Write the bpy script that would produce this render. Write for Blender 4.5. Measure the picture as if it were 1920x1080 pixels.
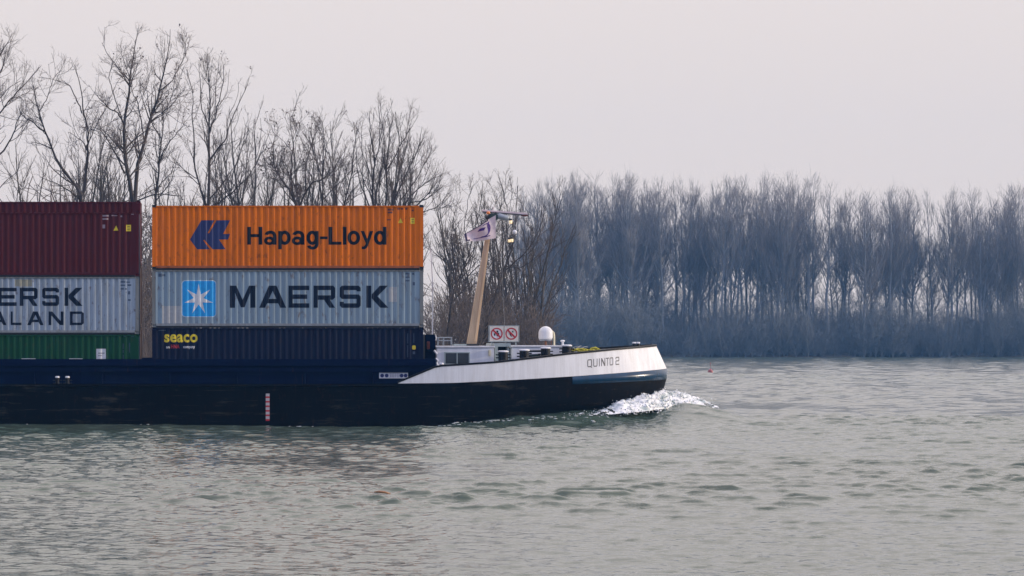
import bpy, bmesh, math, random
import numpy as np
from mathutils import Vector, Matrix

# ------------------------------------------------------------------ scene, camera, light
for o in list(bpy.data.objects):
    bpy.data.objects.remove(o)
scene = bpy.context.scene
COL = scene.collection
R = math.radians

F = 5010.0          # focal length in photo pixels (1920 wide)
PX0, PY0 = 400.0, 640.0     # principal point of the (cropped) photograph
EYE = 3.68          # height of the lens above the river

cam_d = bpy.data.cameras.new('camera')
cam_d.sensor_width = 36.0
cam_d.lens = F / 1920 * 36.0
cam_d.shift_x = (960 - PX0) / 1920
cam_d.shift_y = (PY0 - 540) / 1920
cam_d.clip_start = 0.5
cam_d.clip_end = 8000
cam = bpy.data.objects.new('camera', cam_d)
cam.location = (0, 0, EYE)
cam.rotation_euler = (R(90), 0, 0)
COL.objects.link(cam)
scene.camera = cam

SUN_ELEV, SUN_AZ = R(11), R(96)      # azimuth clockwise from +Y (the view) to +X (the right)
S = Vector((math.sin(SUN_AZ) * math.cos(SUN_ELEV), math.cos(SUN_AZ) * math.cos(SUN_ELEV), math.sin(SUN_ELEV)))
sun_d = bpy.data.lights.new('sun', 'SUN')
sun_d.energy = 3.4
sun_d.angle = R(1.5)
sun_d.color = (1.0, 0.84, 0.66)
sun = bpy.data.objects.new('sun', sun_d)
sun.rotation_euler = (-S).to_track_quat('-Z', 'Y').to_euler()
sun.location = (80, 100, 60)
COL.objects.link(sun)

world = bpy.data.worlds.new('World')
scene.world = world
world.use_nodes = True
wn, wl = world.node_tree.nodes, world.node_tree.links
wn.clear()
w_out = wn.new('ShaderNodeOutputWorld')
w_bg = wn.new('ShaderNodeBackground')
w_sky = wn.new('ShaderNodeTexSky')
w_sky.sky_type = 'NISHITA'
w_sky.sun_disc = False
w_sky.sun_elevation = SUN_ELEV
w_sky.sun_rotation = SUN_AZ
w_sky.dust_density = 4.0
w_sc = wn.new('ShaderNodeVectorMath'); w_sc.operation = 'SCALE'; w_sc.inputs['Scale'].default_value = 0.1
wl.new(w_sky.outputs[0], w_sc.inputs[0])
w_tc = wn.new('ShaderNodeTexCoord')
w_sep = wn.new('ShaderNodeSeparateXYZ')
wl.new(w_tc.outputs['Generated'], w_sep.inputs[0])
w_r1 = wn.new('ShaderNodeMapRange')     # bluer overcast away from the bright side
w_r1.inputs[1].default_value = -0.8; w_r1.inputs[2].default_value = 0.6
wl.new(w_sep.outputs[1], w_r1.inputs[0])
w_m1 = wn.new('ShaderNodeMix'); w_m1.data_type = 'RGBA'
wl.new(w_r1.outputs[0], w_m1.inputs[0])
w_m1.inputs[6].default_value = (0.42, 0.46, 0.70, 1)
w_m1.inputs[7].default_value = (0.895, 0.805, 0.780, 1)
w_r2 = wn.new('ShaderNodeMapRange')     # thin cloud a little duller near the horizon
w_r2.inputs[1].default_value = 0.0; w_r2.inputs[2].default_value = 0.13
w_r2.inputs[3].default_value = 0.91; w_r2.inputs[4].default_value = 1.0
wl.new(w_sep.outputs[2], w_r2.inputs[0])
w_r4 = wn.new('ShaderNodeMapRange')     # brighter cloud higher up
w_r4.inputs[1].default_value = 0.13; w_r4.inputs[2].default_value = 0.55
w_r4.inputs[3].default_value = 1.0; w_r4.inputs[4].default_value = 1.95
wl.new(w_sep.outputs[2], w_r4.inputs[0])
w_nz = wn.new('ShaderNodeTexNoise'); w_nz.inputs['Scale'].default_value = 3.0; w_nz.inputs['Detail'].default_value = 3
wl.new(w_tc.outputs['Generated'], w_nz.inputs['Vector'])
w_r3 = wn.new('ShaderNodeMapRange'); w_r3.inputs[3].default_value = 0.98; w_r3.inputs[4].default_value = 1.03
wl.new(w_nz.outputs[0], w_r3.inputs[0])
w_mu = wn.new('ShaderNodeMath'); w_mu.operation = 'MULTIPLY'
w_m4 = wn.new('ShaderNodeMath'); w_m4.operation = 'MULTIPLY'
wl.new(w_r2.outputs[0], w_m4.inputs[0]); wl.new(w_r4.outputs[0], w_m4.inputs[1])
wl.new(w_m4.outputs[0], w_mu.inputs[0]); wl.new(w_r3.outputs[0], w_mu.inputs[1])
w_s2 = wn.new('ShaderNodeVectorMath'); w_s2.operation = 'SCALE'
wl.new(w_m1.outputs[2], w_s2.inputs[0]); wl.new(w_mu.outputs[0], w_s2.inputs['Scale'])
w_m2 = wn.new('ShaderNodeMix'); w_m2.data_type = 'RGBA'; w_m2.inputs[0].default_value = 0.93
wl.new(w_sc.outputs[0], w_m2.inputs[6]); wl.new(w_s2.outputs[0], w_m2.inputs[7])
wl.new(w_m2.outputs[2], w_bg.inputs['Color'])
w_bg.inputs['Strength'].default_value = 1.0
wl.new(w_bg.outputs[0], w_out.inputs['Surface'])

scene.view_settings.view_transform = 'Standard'
scene.view_settings.look = 'None'
scene.view_settings.exposure = 0.0
scene.view_settings.gamma = 1.0
scene.cycles.volume_bounces = 0
scene.cycles.max_bounces = 6
scene.cycles.use_denoising = True

# ------------------------------------------------------------------ helpers
def WX(px, Y): return (px - PX0) * Y / F
def WZ(py, Y): return EYE + (PY0 - py) * Y / F
def WP(px, py, Y): return Vector((WX(px, Y), Y, WZ(py, Y)))

def tag(o, label, cat, group=None, kind=None):
    if label: o['label'] = label
    if cat: o['category'] = cat
    if group: o['group'] = group
    if kind: o['kind'] = kind
    return o

def empty(name, loc, rz=0.0):
    o = bpy.data.objects.new(name, None)
    o.location = loc
    o.rotation_euler = (0, 0, rz)
    o.empty_display_size = 0.3
    COL.objects.link(o)
    return o

def link_mesh(name, me, mat, parent=None, smooth=False):
    o = bpy.data.objects.new(name, me)
    COL.objects.link(o)
    if mat is not None:
        me.materials.append(mat)
    if smooth:
        me.polygons.foreach_set('use_smooth', [True] * len(me.polygons))
    if parent is not None:
        o.parent = parent
    return o

def obj(name, bm, mat, parent=None, smooth=False, bevel=0.0):
    if bevel > 0:
        bmesh.ops.remove_doubles(bm, verts=bm.verts, dist=1e-5)
        es = [e for e in bm.edges if len(e.link_faces) == 2 and e.calc_face_angle(0) > 0.6]
        bmesh.ops.bevel(bm, geom=es, offset=bevel, segments=2, affect='EDGES', clamp_overlap=True)
    me = bpy.data.meshes.new(name)
    bm.to_mesh(me)
    bm.free()
    return link_mesh(name, me, mat, parent, smooth)

def fast_mesh(name, verts, quads=None, tris=None):
    me = bpy.data.meshes.new(name)
    verts = np.asarray(verts, dtype=np.float32)
    me.vertices.add(len(verts))
    me.vertices.foreach_set('co', verts.ravel())
    parts, starts, n = [], [], 0
    if quads is not None and len(quads):
        q = np.asarray(quads, dtype=np.int32)
        parts.append(q.ravel()); starts.append(np.arange(len(q), dtype=np.int32) * 4 + n); n += q.size
    if tris is not None and len(tris):
        t = np.asarray(tris, dtype=np.int32)
        parts.append(t.ravel()); starts.append(np.arange(len(t), dtype=np.int32) * 3 + n); n += t.size
    idx = np.concatenate(parts); st = np.concatenate(starts)
    me.loops.add(len(idx)); me.loops.foreach_set('vertex_index', idx)
    me.polygons.add(len(st)); me.polygons.foreach_set('loop_start', st)
    me.update(calc_edges=True)
    me.validate()
    return me

def add_box(bm, x0, x1, y0, y1, z0, z1):
    v = [bm.verts.new((x, y, z)) for x in (x0, x1) for y in (y0, y1) for z in (z0, z1)]
    for f in ((0, 1, 3, 2), (4, 6, 7, 5), (0, 4, 5, 1), (2, 3, 7, 6), (0, 2, 6, 4), (1, 5, 7, 3)):
        bm.faces.new([v[i] for i in f])
    return v

def box(*a):
    bm = bmesh.new(); add_box(bm, *a); return bm

def boxes(lst):
    bm = bmesh.new()
    for a in lst: add_box(bm, *a)
    return bm

def add_tube(bm, pts, rads, sides=10, caps=True):
    pts = [Vector(p) for p in pts]
    if not hasattr(rads, '__len__'): rads = [rads] * len(pts)
    rings, ref = [], None
    for i, p in enumerate(pts):
        t = (pts[min(i + 1, len(pts) - 1)] - pts[max(i - 1, 0)]).normalized()
        if ref is None:
            ref = Vector((0, 0, 1)) if abs(t.z) < 0.9 else Vector((1, 0, 0))
        e1 = (ref - t * ref.dot(t)).normalized()
        e2 = t.cross(e1)
        ref = e1
        rings.append([bm.verts.new(p + (e1 * math.cos(a) + e2 * math.sin(a)) * rads[i])
                      for a in (2 * math.pi * k / sides for k in range(sides))])
    for a, b in zip(rings, rings[1:]):
        for k in range(sides):
            bm.faces.new((a[k], a[(k + 1) % sides], b[(k + 1) % sides], b[k]))
    if caps:
        bm.faces.new(rings[0][::-1]); bm.faces.new(rings[-1])

def tube(pts, rads, sides=10):
    bm = bmesh.new(); add_tube(bm, pts, rads, sides); return bm

def add_lathe(bm, prof, c=(0, 0, 0), seg=20):
    rings = []
    for r, z in prof:
        rings.append([bm.verts.new((c[0] + r * math.cos(2 * math.pi * k / seg), c[1] + r * math.sin(2 * math.pi * k / seg), c[2] + z)) for k in range(seg)])
    for a, b in zip(rings, rings[1:]):
        for k in range(seg):
            bm.faces.new((a[k], a[(k + 1) % seg], b[(k + 1) % seg], b[k]))
    bm.faces.new(rings[0][::-1]); bm.faces.new(rings[-1])

def lathe(prof, c=(0, 0, 0), seg=20):
    bm = bmesh.new(); add_lathe(bm, prof, c, seg); return bm

# ------------------------------------------------------------------ materials
def new_mat(name):
    m = bpy.data.materials.new(name)
    m.use_nodes = True
    nt = m.node_tree
    return m, nt.nodes, nt.links, nt.nodes['Principled BSDF']

def mix_rgb(nodes, links, fac, a, b):
    n = nodes.new('ShaderNodeMix'); n.data_type = 'RGBA'
    for sock, val in ((n.inputs[0], fac), (n.inputs[6], a), (n.inputs[7], b)):
        if hasattr(val, 'links'): links.new(val, sock)
        elif isinstance(val, (int, float)): sock.default_value = val
        else: sock.default_value = tuple(val) + (1,)
    return n.outputs[2]

def noise(nodes, links, scale, detail=4, stretch=(1, 1, 1), rough=0.6, lo=None, hi=None, coord='Object', seed=0.0):
    tc = nodes.new('ShaderNodeTexCoord')
    mp = nodes.new('ShaderNodeMapping')
    mp.inputs['Scale'].default_value = stretch
    mp.inputs['Location'].default_value = (seed, seed * 1.7, seed * 0.6)
    links.new(tc.outputs[coord], mp.inputs[0])
    n = nodes.new('ShaderNodeTexNoise')
    n.inputs['Scale'].default_value = scale; n.inputs['Detail'].default_value = detail; n.inputs['Roughness'].default_value = rough
    links.new(mp.outputs[0], n.inputs['Vector'])
    if lo is None: return n.outputs[0]
    r = nodes.new('ShaderNodeMapRange'); r.inputs[1].default_value = lo; r.inputs[2].default_value = hi
    links.new(n.outputs[0], r.inputs[0])
    return r.outputs[0]

def mul(nodes, links, a, f):
    n = nodes.new('ShaderNodeMath'); n.operation = 'MULTIPLY'
    links.new(a, n.inputs[0])
    if hasattr(f, 'links'): links.new(f, n.inputs[1])
    else: n.inputs[1].default_value = f
    return n.outputs[0]

def paint(name, col, rough=0.45, dirt=(0.10, 0.09, 0.08), dirt_amt=0.35, rust=0.0, seed=0.0, fade=0.15, spec=0.15, scuff=None):
    m, n, l, b = new_mat(name)
    streak = noise(n, l, 2.0, 5, (2.6, 2.6, 0.35), lo=0.46, hi=0.78, seed=seed)
    blot = noise(n, l, 0.5, 4, lo=0.35, hi=0.75, seed=seed + 7)
    c = mix_rgb(n, l, mul(n, l, blot, fade), col, [min(1, x * 1.5 + 0.002) for x in col])
    c = mix_rgb(n, l, mul(n, l, streak, dirt_amt), c, dirt)
    rib = noise(n, l, 1.0, 3, (4.5, 1, 0.18), 0.6, lo=0.35, hi=0.65, seed=seed + 20)
    c = mix_rgb(n, l, mul(n, l, rib, 0.30), c, [x * 0.55 for x in col])
    if rust > 0:
        sp = noise(n, l, 5.0, 6, (1, 1, 0.5), lo=0.58, hi=0.68, seed=seed + 3)
        c = mix_rgb(n, l, mul(n, l, sp, rust), c, (0.09, 0.035, 0.015))
    if scuff:
        sc1 = noise(n, l, 1.1, 7, (0.35, 1, 1.6), 0.7, lo=0.57, hi=0.68, seed=seed + 5)
        c = mix_rgb(n, l, mul(n, l, sc1, 0.75), c, scuff)
        sc2 = noise(n, l, 3.0, 6, (0.08, 1, 2.2), 0.75, lo=0.60, hi=0.70, seed=seed + 9)
        c = mix_rgb(n, l, mul(n, l, sc2, 0.6), c, [x * 1.7 for x in scuff])
        run = noise(n, l, 3.0, 5, (1.6, 1, 0.12), 0.7, lo=0.62, hi=0.74, seed=seed + 12)
        c = mix_rgb(n, l, mul(n, l, run, 0.5), c, (0.05, 0.022, 0.012))
    l.new(c, b.inputs['Base Color'])
    b.inputs['Roughness'].default_value = rough
    b.inputs['Specular IOR Level'].default_value = spec
    bp = n.new('ShaderNodeBump'); bp.inputs['Strength'].default_value = 0.12; bp.inputs['Distance'].default_value = 0.02
    l.new(noise(n, l, 1.6, 3, seed=seed + 1), bp.inputs['Height'])
    l.new(bp.outputs[0], b.inputs['Normal'])
    return m

def plain(name, col, rough=0.5, metal=0.0, spec=0.5, var=0.12, scale=6.0):
    m, n, l, b = new_mat(name)
    v = noise(n, l, scale, 4, lo=0.3, hi=0.7)
    l.new(mix_rgb(n, l, v, [x * (1 - var) for x in col], [min(1, x * (1 + var)) for x in col]), b.inputs['Base Color'])
    b.inputs['Roughness'].default_value = rough
    b.inputs['Metallic'].default_value = metal
    b.inputs['Specular IOR Level'].default_value = spec
    return m

def lamp_mat(name, col, strength):
    m, n, l, b = new_mat(name)
    b.inputs['Base Color'].default_value = tuple(col) + (1,)
    b.inputs['Emission Color'].default_value = tuple(col) + (1,)
    b.inputs['Emission Strength'].default_value = strength
    return m

M = {}
M['orange'] = paint('orange paint', (0.70, 0.155, 0.002), 0.5, (0.14, 0.05, 0.02), 0.45, 0.5, 1)
M['grey_blue'] = paint('pale blue grey paint', (0.235, 0.315, 0.37), 0.5, (0.16, 0.15, 0.11), 0.45, 0.55, 2)
M['pale_grey'] = paint('pale grey paint', (0.30, 0.36, 0.42), 0.5, (0.17, 0.15, 0.09), 0.65, 0.6, 5)
M['maroon'] = paint('maroon paint', (0.080, 0.0085, 0.012), 0.5, (0.03, 0.014, 0.012), 0.4, 0.2, 3)
M['rail_grey'] = paint('dusty grey rail paint', (0.25, 0.27, 0.28), 0.6, (0.12, 0.10, 0.07), 0.5, 0.4, 31)
M['post_dirty'] = paint('dirty pale post paint', (0.20, 0.21, 0.20), 0.6, (0.10, 0.08, 0.055), 0.7, 0.6, 33)
M['rail_red'] = paint('scuffed red orange rail paint', (0.36, 0.105, 0.04), 0.6, (0.10, 0.05, 0.03), 0.5, 0.5, 32)
M['brown'] = paint('brown paint', (0.075, 0.04, 0.028), 0.55, (0.05, 0.03, 0.02), 0.5, 0.5, 4)
M['green'] = paint('green paint', (0.003, 0.058, 0.022), 0.5, (0.012, 0.02, 0.012), 0.4, 0.2, 6)
M['navy'] = paint('navy paint', (0.0012, 0.0055, 0.028), 0.55, (0.006, 0.009, 0.016), 0.4, 0.1, 8)
M['dark_steel'] = plain('dark steel', (0.02, 0.02, 0.022), 0.55)
M['mark_black'] = plain('dark marking paint', (0.005, 0.007, 0.014), 0.6, spec=0.15)
M['mark_navy'] = plain('navy marking paint', (0.004, 0.010, 0.026), 0.6, spec=0.15)
M['mark_blue'] = plain('blue emblem paint', (0.006, 0.016, 0.10), 0.5)
M['mark_sky'] = plain('sky blue emblem paint', (0.003, 0.30, 0.66), 0.5)
M['mark_white'] = plain('white marking paint', (0.62, 0.62, 0.62), 0.55)
M['mark_yellow'] = plain('yellow marking paint', (0.72, 0.55, 0.02), 0.5)
M['mark_red'] = plain('red marking paint', (0.42, 0.012, 0.02), 0.5)
M['mark_brown'] = plain('dark red marking paint', (0.11, 0.018, 0.01), 0.55)
M['mark_lilac'] = plain('pale marking paint', (0.30, 0.22, 0.24), 0.55)
M['mark_greyblue'] = plain('slate marking paint', (0.05, 0.075, 0.12), 0.55)
M['patch'] = plain('faded cream paint patch', (0.34, 0.35, 0.35), 0.6)
M['hull'] = paint('black hull paint', (0.0015, 0.002, 0.0035), 0.55, (0.008, 0.0075, 0.006), 0.5, 0.1, 9, 0.3, 0.04, (0.042, 0.036, 0.024))
M['coaming'] = paint('dark navy coaming paint', (0.0008, 0.0045, 0.028), 0.55, (0.003, 0.005, 0.012), 0.3, 0.0, 10, 0.15, 0.04, (0.006, 0.012, 0.028))
M['white'] = paint('white ship paint', (0.76, 0.76, 0.76), 0.38, (0.46, 0.42, 0.36), 0.34, 0.0, 11, 0.05)
M['white_cab'] = paint('white cabin paint', (0.72, 0.73, 0.76), 0.4, (0.5, 0.48, 0.44), 0.2, 0.0, 12, 0.05)
M['sky_sheen'] = paint('painted blue sky sheen', (0.004, 0.036, 0.082), 0.25, (0.008, 0.02, 0.03), 0.6, 0.0, 13, 0.2, 0.45)  # the blue is sky reflected in the dark bow, put into the colour
M['black'] = plain('black paint', (0.006, 0.006, 0.008), 0.5, spec=0.2)
M['deck'] = plain('grey deck paint', (0.10, 0.11, 0.11), 0.7)
M['tan'] = paint('tan mast paint', (0.60, 0.45, 0.29), 0.5, (0.2, 0.15, 0.1), 0.3, 0.0, 14)
M['grey'] = plain('grey metal', (0.28, 0.31, 0.34), 0.45, 0.2)
M['grey_green'] = plain('grey green metal', (0.33, 0.39, 0.38), 0.5)
M['dark_green'] = plain('dark green metal', (0.02, 0.045, 0.04), 0.5)
M['pinkish'] = plain('weathered white scanner', (0.66, 0.55, 0.55), 0.5)
M['cap'] = plain('pale cap metal', (0.70, 0.70, 0.72), 0.4)
M['rust'] = plain('rusty steel', (0.22, 0.09, 0.045), 0.7, var=0.4)
M['cream'] = plain('cream plastic', (0.6, 0.55, 0.38), 0.5)
M['sign'] = plain('sign panel', (0.66, 0.62, 0.54), 0.5)
M['rope'] = plain('yellow green rope', (0.40, 0.36, 0.03), 0.85, var=0.5, scale=20)
M['wire'] = plain('dull wire', (0.25, 0.26, 0.27), 0.5)
M['flag'] = plain('flag cloth', (0.60, 0.50, 0.50), 0.85)
M['purple'] = plain('purple print', (0.06, 0.022, 0.15), 0.85)
M['indigo'] = plain('dark indigo print', (0.014, 0.011, 0.045), 0.85)
M['buoy'] = plain('red buoy paint', (0.30, 0.085, 0.085), 0.5)
M['wood'] = plain('wet wood', (0.30, 0.14, 0.06), 0.6, var=0.4)
M['amber'] = lamp_mat('amber lamp', (1.0, 0.78, 0.46), 0.55)
M['orange_lens'] = plain('orange lens', (0.75, 0.22, 0.04), 0.3)
mg, n_, l_, b_ = new_mat('dark window glass')
b_.inputs['Base Color'].default_value = (0.03, 0.035, 0.033, 1); b_.inputs['Roughness'].default_value = 0.12
M['glass'] = mg

def bark(name, c0, c1):
    m, n, l, b = new_mat(name)
    v = noise(n, l, 0.8, 4, (1, 1, 0.4), lo=0.35, hi=0.65)
    l.new(mix_rgb(n, l, v, c0, c1), b.inputs['Base Color'])
    b.inputs['Roughness'].default_value = 0.9
    b.inputs['Specular IOR Level'].default_value = 0.1
    return m
M['bark'] = bark('dark bark', (0.045, 0.037, 0.032), (0.085, 0.069, 0.06))
M['twig'] = bark('brown twigs', (0.10, 0.078, 0.066), (0.165, 0.128, 0.108))
M['bark_pale'] = bark('grey bark', (0.06, 0.054, 0.045), (0.11, 0.095, 0.08))
M['twig_pale'] = bark('grey brown twigs', (0.075, 0.058, 0.05), (0.12, 0.095, 0.08))
M['far_twig'] = bark('poplar twigs paled for haze', (0.17, 0.155, 0.145), (0.28, 0.255, 0.24))  # twigs lightened to carry part of the distance haze
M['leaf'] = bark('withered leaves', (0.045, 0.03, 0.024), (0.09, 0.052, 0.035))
M['far_bark'] = bark('poplar bark paled for haze', (0.22, 0.22, 0.217), (0.32, 0.32, 0.315))  # pale bark, lightened further in place of thicker haze
M['far_scrub'] = bark('grey willow scrub paled for haze', (0.16, 0.17, 0.175), (0.25, 0.26, 0.262))  # scrub tone raised to make up for the thin haze
M['scrub'] = bark('scrub twigs', (0.12, 0.098, 0.084), (0.19, 0.155, 0.132))
mgd, n_, l_, b_ = new_mat('bank soil and dead grass')
v_ = noise(n_, l_, 0.5, 6, lo=0.35, hi=0.65)
l_.new(mix_rgb(n_, l_, v_, (0.05, 0.04, 0.03), (0.10, 0.085, 0.055)), b_.inputs['Base Color'])
b_.inputs['Roughness'].default_value = 0.95
M['soil'] = mgd

# ------------------------------------------------------------------ river
rng = np.random.default_rng(7)
def bow_hump(X, Y):
    """water piled up by the bow, metres above the calm level"""
    a = 0.84 * np.exp(-((X - 21.6) / 2.6) ** 2 - ((Y - 123.6) / 3.4) ** 2)
    yl = 119.0 + 5.3 * np.clip((X - 9) / 12.5, 0, 1) ** 2.2
    b = 0.66 * np.exp(-((Y - yl) / 1.9) ** 2) * np.clip((X - 9.5) / 7.5, 0, 1) * np.exp(-np.clip(X - 20.5, 0, None) ** 2 / 2.2)
    c = -0.14 * np.exp(-((X - 7) / 7) ** 2 - ((Y - 118.5) / 2.5) ** 2)
    return np.maximum(a, b) + c

def wave_set(n, lo, hi, slope, spread, seed):
    q = np.random.default_rng(seed)
    lam = np.exp(q.uniform(math.log(lo), math.log(hi), n))
    return list(zip(lam, q.normal(R(262), R(spread), n), q.uniform(0, 2 * math.pi, n), slope / math.sqrt(n / 2) * q.uniform(0.6, 1.3, n)))
CHOP = wave_set(90, 0.32, 2.1, 0.112, 27, 1)        # short river chop
RIPPLE = wave_set(56, 0.20, 0.8, 0.135, 42, 2)     # small ripples riding on it
FARCHOP = wave_set(40, 2.2, 6.0, 0.085, 34, 5)    # only these are resolved far out
PATCH = wave_set(10, 9, 34, 1.0, 90, 3)
PATCH2 = wave_set(12, 4, 20, 1.0, 90, 4)

def patches(X, Y, ws):
    g = np.zeros_like(X)
    for lam, d, p, _ in ws:
        k = 2 * math.pi / lam
        g += np.sin(k * (math.cos(d) * X * 0.6 + math.sin(d) * Y * 0.45) + p)
    return g / math.sqrt(len(ws) / 2)

def waves(X, Y, step):
    wx = X + 0.25 * np.sin(Y * 0.7 + X * 0.23); wy = Y + 0.3 * np.sin(X * 0.55 - Y * 0.31)
    calm = 0.40 + 0.60 * np.clip((Y - 50) / 12, 0, 1) - 0.12 * np.clip((Y - 92) / 20, 0, 1)      # slicker water close to the lens
    far = 1.0 + np.clip((Y - 130) / 200, 0, 1) * 0.5
    h = np.zeros_like(X)
    for lam, d, p, sl in CHOP:
        if lam < 2.4 * step: continue
        k = 2 * math.pi / lam
        h += (sl / k) * np.sin(k * (math.cos(d) * wx + math.sin(d) * wy) + p)
    sd = 0.0125
    h = sd * (np.exp(np.clip(0.62 * h / sd, -4, 1.9)) - 1.2) * np.clip(0.95 + 0.36 * patches(X, Y, PATCH), 0.2, 2.0) * calm * far
    r = np.zeros_like(X)
    if Y.max() > 140:
        fa = np.clip((Y - 135) / 150, 0, 1)
        for lam, d, p, sl in FARCHOP:
            if lam < 2.4 * step: continue
            k = 2 * math.pi / lam
            r += fa * (sl / k) * np.sin(k * (math.cos(d) * wx + math.sin(d) * wy) + p)
        h = h + r; r = np.zeros_like(X)
    for lam, d, p, sl in RIPPLE:
        if lam < 2.4 * step: continue
        k = 2 * math.pi / lam
        r += (sl / k) * np.sin(k * (math.cos(d) * wx + math.sin(d) * wy) + p)
    return h + r * np.clip(1.0 + 0.28 * patches(X, Y, PATCH2), 0.45, 1.6) * (0.35 + 0.65 * calm)

def water_grid(x0, x1, y0, y1, sx, sy, base=0.0, edge=(4.0, 0, None)):
    nx = int(round((x1 - x0) / sx)) + 1; ny = int(round((y1 - y0) / sy)) + 1
    X, Y = np.meshgrid(np.linspace(x0, x1, nx), np.linspace(y0, y1, ny))
    Z = waves(X, Y, max(sx, sy) * 0.95) + bow_hump(X, Y) + base
    if edge:        # slope down to the coarse sheet at the rim
        d = np.minimum(X - x0, x1 - X) / edge[0]
        if edge[1]: d = np.minimum(d, (Y - y0) / edge[1])
        if edge[2]:     # where the nearer patch does not reach, the front rim slopes down as well
            a, b = edge[2]
            m = np.clip(np.minimum(X - a, b - X) / 5.0, 0, 1)
            d = np.minimum(d, m + (1 - m) * (Y - y0) / 8.0)
        d = np.clip(d, 0, 1); d = d * d * (3 - 2 * d)
        Z = Z * d - 0.24 * (1 - d)
    v = np.stack([X, Y, Z], -1).reshape(-1, 3)
    i = np.arange(ny - 1)[:, None] * nx + np.arange(nx - 1)[None, :]
    q = np.stack([i, i + 1, i + nx + 1, i + nx], -1).reshape(-1, 4)
    return v, q

vs, qs, off = [], [], 0
for a in ((-24, 38, 37, 80, 0.085, 0.065, 0.0, (5.0, 3.0, None)), (-32, 54, 80, 131, 0.13, 0.085, 0.0, (6.0, 0, (-24, 38))), (-50, 125, 131, 300, 0.42, 0.25, 0.0, (10.0, 0, (-32, 54))),
          (-90, 235, 300, 616, 0.9, 0.5, 0.0, (14.0, 0, (-50, 125))), (-395, 595, -24, 734, 3.0, 2.2, -0.20, None)):
    v, q = water_grid(*a)
    vs.append(v); qs.append(q + off); off += len(v)
mw, n_, l_, b_ = new_mat('river water')
b_.inputs['IOR'].default_value = 1.333
b_.inputs['Roughness'].default_value = 0.06
big = noise(n_, l_, 0.05, 2, (0.7, 0.3, 1), lo=0.35, hi=0.65)
l_.new(mix_rgb(n_, l_, big, (0.050, 0.080, 0.060), (0.066, 0.088, 0.068)), b_.inputs['Base Color'])
bp1 = n_.new('ShaderNodeBump'); bp1.inputs['Strength'].default_value = 1.0; bp1.inputs['Distance'].default_value = 0.022
l_.new(noise(n_, l_, 6.0, 3, (0.5, 1.0, 1), 0.55), bp1.inputs['Height'])
l_.new(bp1.outputs[0], b_.inputs['Normal'])
M['water'] = mw
water = link_mesh('water', fast_mesh('water', np.concatenate(vs), np.concatenate(qs)), mw, None, True)
tag(water, None, None, kind='structure')

# ------------------------------------------------------------------ banks
def terrain(name, x0, x1, nx, ys, zfun):
    xs = np.linspace(x0, x1, nx)
    X, Y = np.meshgrid(xs, np.asarray(ys, float))
    Z = zfun(X, Y)
    ny = len(ys)
    i = np.arange(ny - 1)[:, None] * nx + np.arange(nx - 1)[None, :]
    q = np.stack([i, i + 1, i + nx + 1, i + nx], -1).reshape(-1, 4)
    o = link_mesh(name, fast_mesh(name, np.stack([X, Y, Z], -1).reshape(-1, 3), q), M['soil'], None, True)
    return tag(o, None, None, kind='structure')

def wob(X, s=1.0, p=0.0):
    return np.sin(X * 0.21 * s + p) + 0.6 * np.sin(X * 0.53 * s + 1.3 + p) + 0.3 * np.sin(X * 1.27 * s + 2 + p)

def near_z(X, Y):
    d = Y - (206 + 1.2 * wob(X))
    e = (29.0 + 0.6 * wob(Y)) - X
    t = np.clip(np.minimum(d, e) / 6, -1, 1)
    return np.where(t > 0, 1.5 * t, 1.6 * t) + 0.12 * wob(X + Y, 2.2)
def far_z(X, Y):
    t = np.clip((Y - (613 + 1.5 * wob(X, 0.6))) / 8, -1, 1)
    return np.where(t > 0, 1.1 * t, 1.4 * t) + 0.10 * wob(X - Y, 1.5)
terrain('near_bank', -140, 36, 120, np.concatenate([np.linspace(198, 230, 40), np.linspace(232, 420, 60)]), near_z)
terrain('far_bank', -140, 400, 260, np.concatenate([np.linspace(605, 630, 24), np.linspace(635, 736, 20)]), far_z)

# ------------------------------------------------------------------ tubes for trees
def tubes(pts, rad, sides):
    """pts (K,n,3), rad (K,n) -> verts, quads"""
    K, n, _ = pts.shape
    t = np.empty_like(pts)
    t[:, 1:-1] = pts[:, 2:] - pts[:, :-2]
    t[:, 0] = pts[:, 1] - pts[:, 0]; t[:, -1] = pts[:, -1] - pts[:, -2]
    t /= np.linalg.norm(t, axis=2, keepdims=True) + 1e-9
    ref = np.where(np.abs(t[:, :1, 2:3]) > 0.85, np.array([1.0, 0.2, 0]), np.array([0, 0.1, 1.0]))
    ref = np.broadcast_to(ref, t.shape)
    e1 = ref - t * np.sum(ref * t, 2, keepdims=True)
    e1 /= np.linalg.norm(e1, axis=2, keepdims=True) + 1e-9
    e2 = np.cross(t, e1)
    a = np.arange(sides) * 2 * math.pi / sides
    v = pts[:, :, None, :] + rad[:, :, None, None] * (e1[:, :, None, :] * np.cos(a)[None, None, :, None] + e2[:, :, None, :] * np.sin(a)[None, None, :, None])
    base = (np.arange(K)[:, None, None] * n + np.arange(n - 1)[None, :, None]) * sides
    k = np.arange(sides)[None, None, :]; k2 = (k + 1) % sides
    q = np.stack([base + k, base + k2, base + sides + k2, base + sides + k], -1).reshape(-1, 4)
    return v.reshape(-1, 3), q

def tube_mesh(name, groups):
    vs, qs, off = [], [], 0
    for pts, rad, sides in groups:
        if len(pts) == 0: continue
        v, q = tubes(pts, rad, sides)
        vs.append(v); qs.append(q + off); off += len(v)
    return fast_mesh(name, np.concatenate(vs), np.concatenate(qs))

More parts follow.
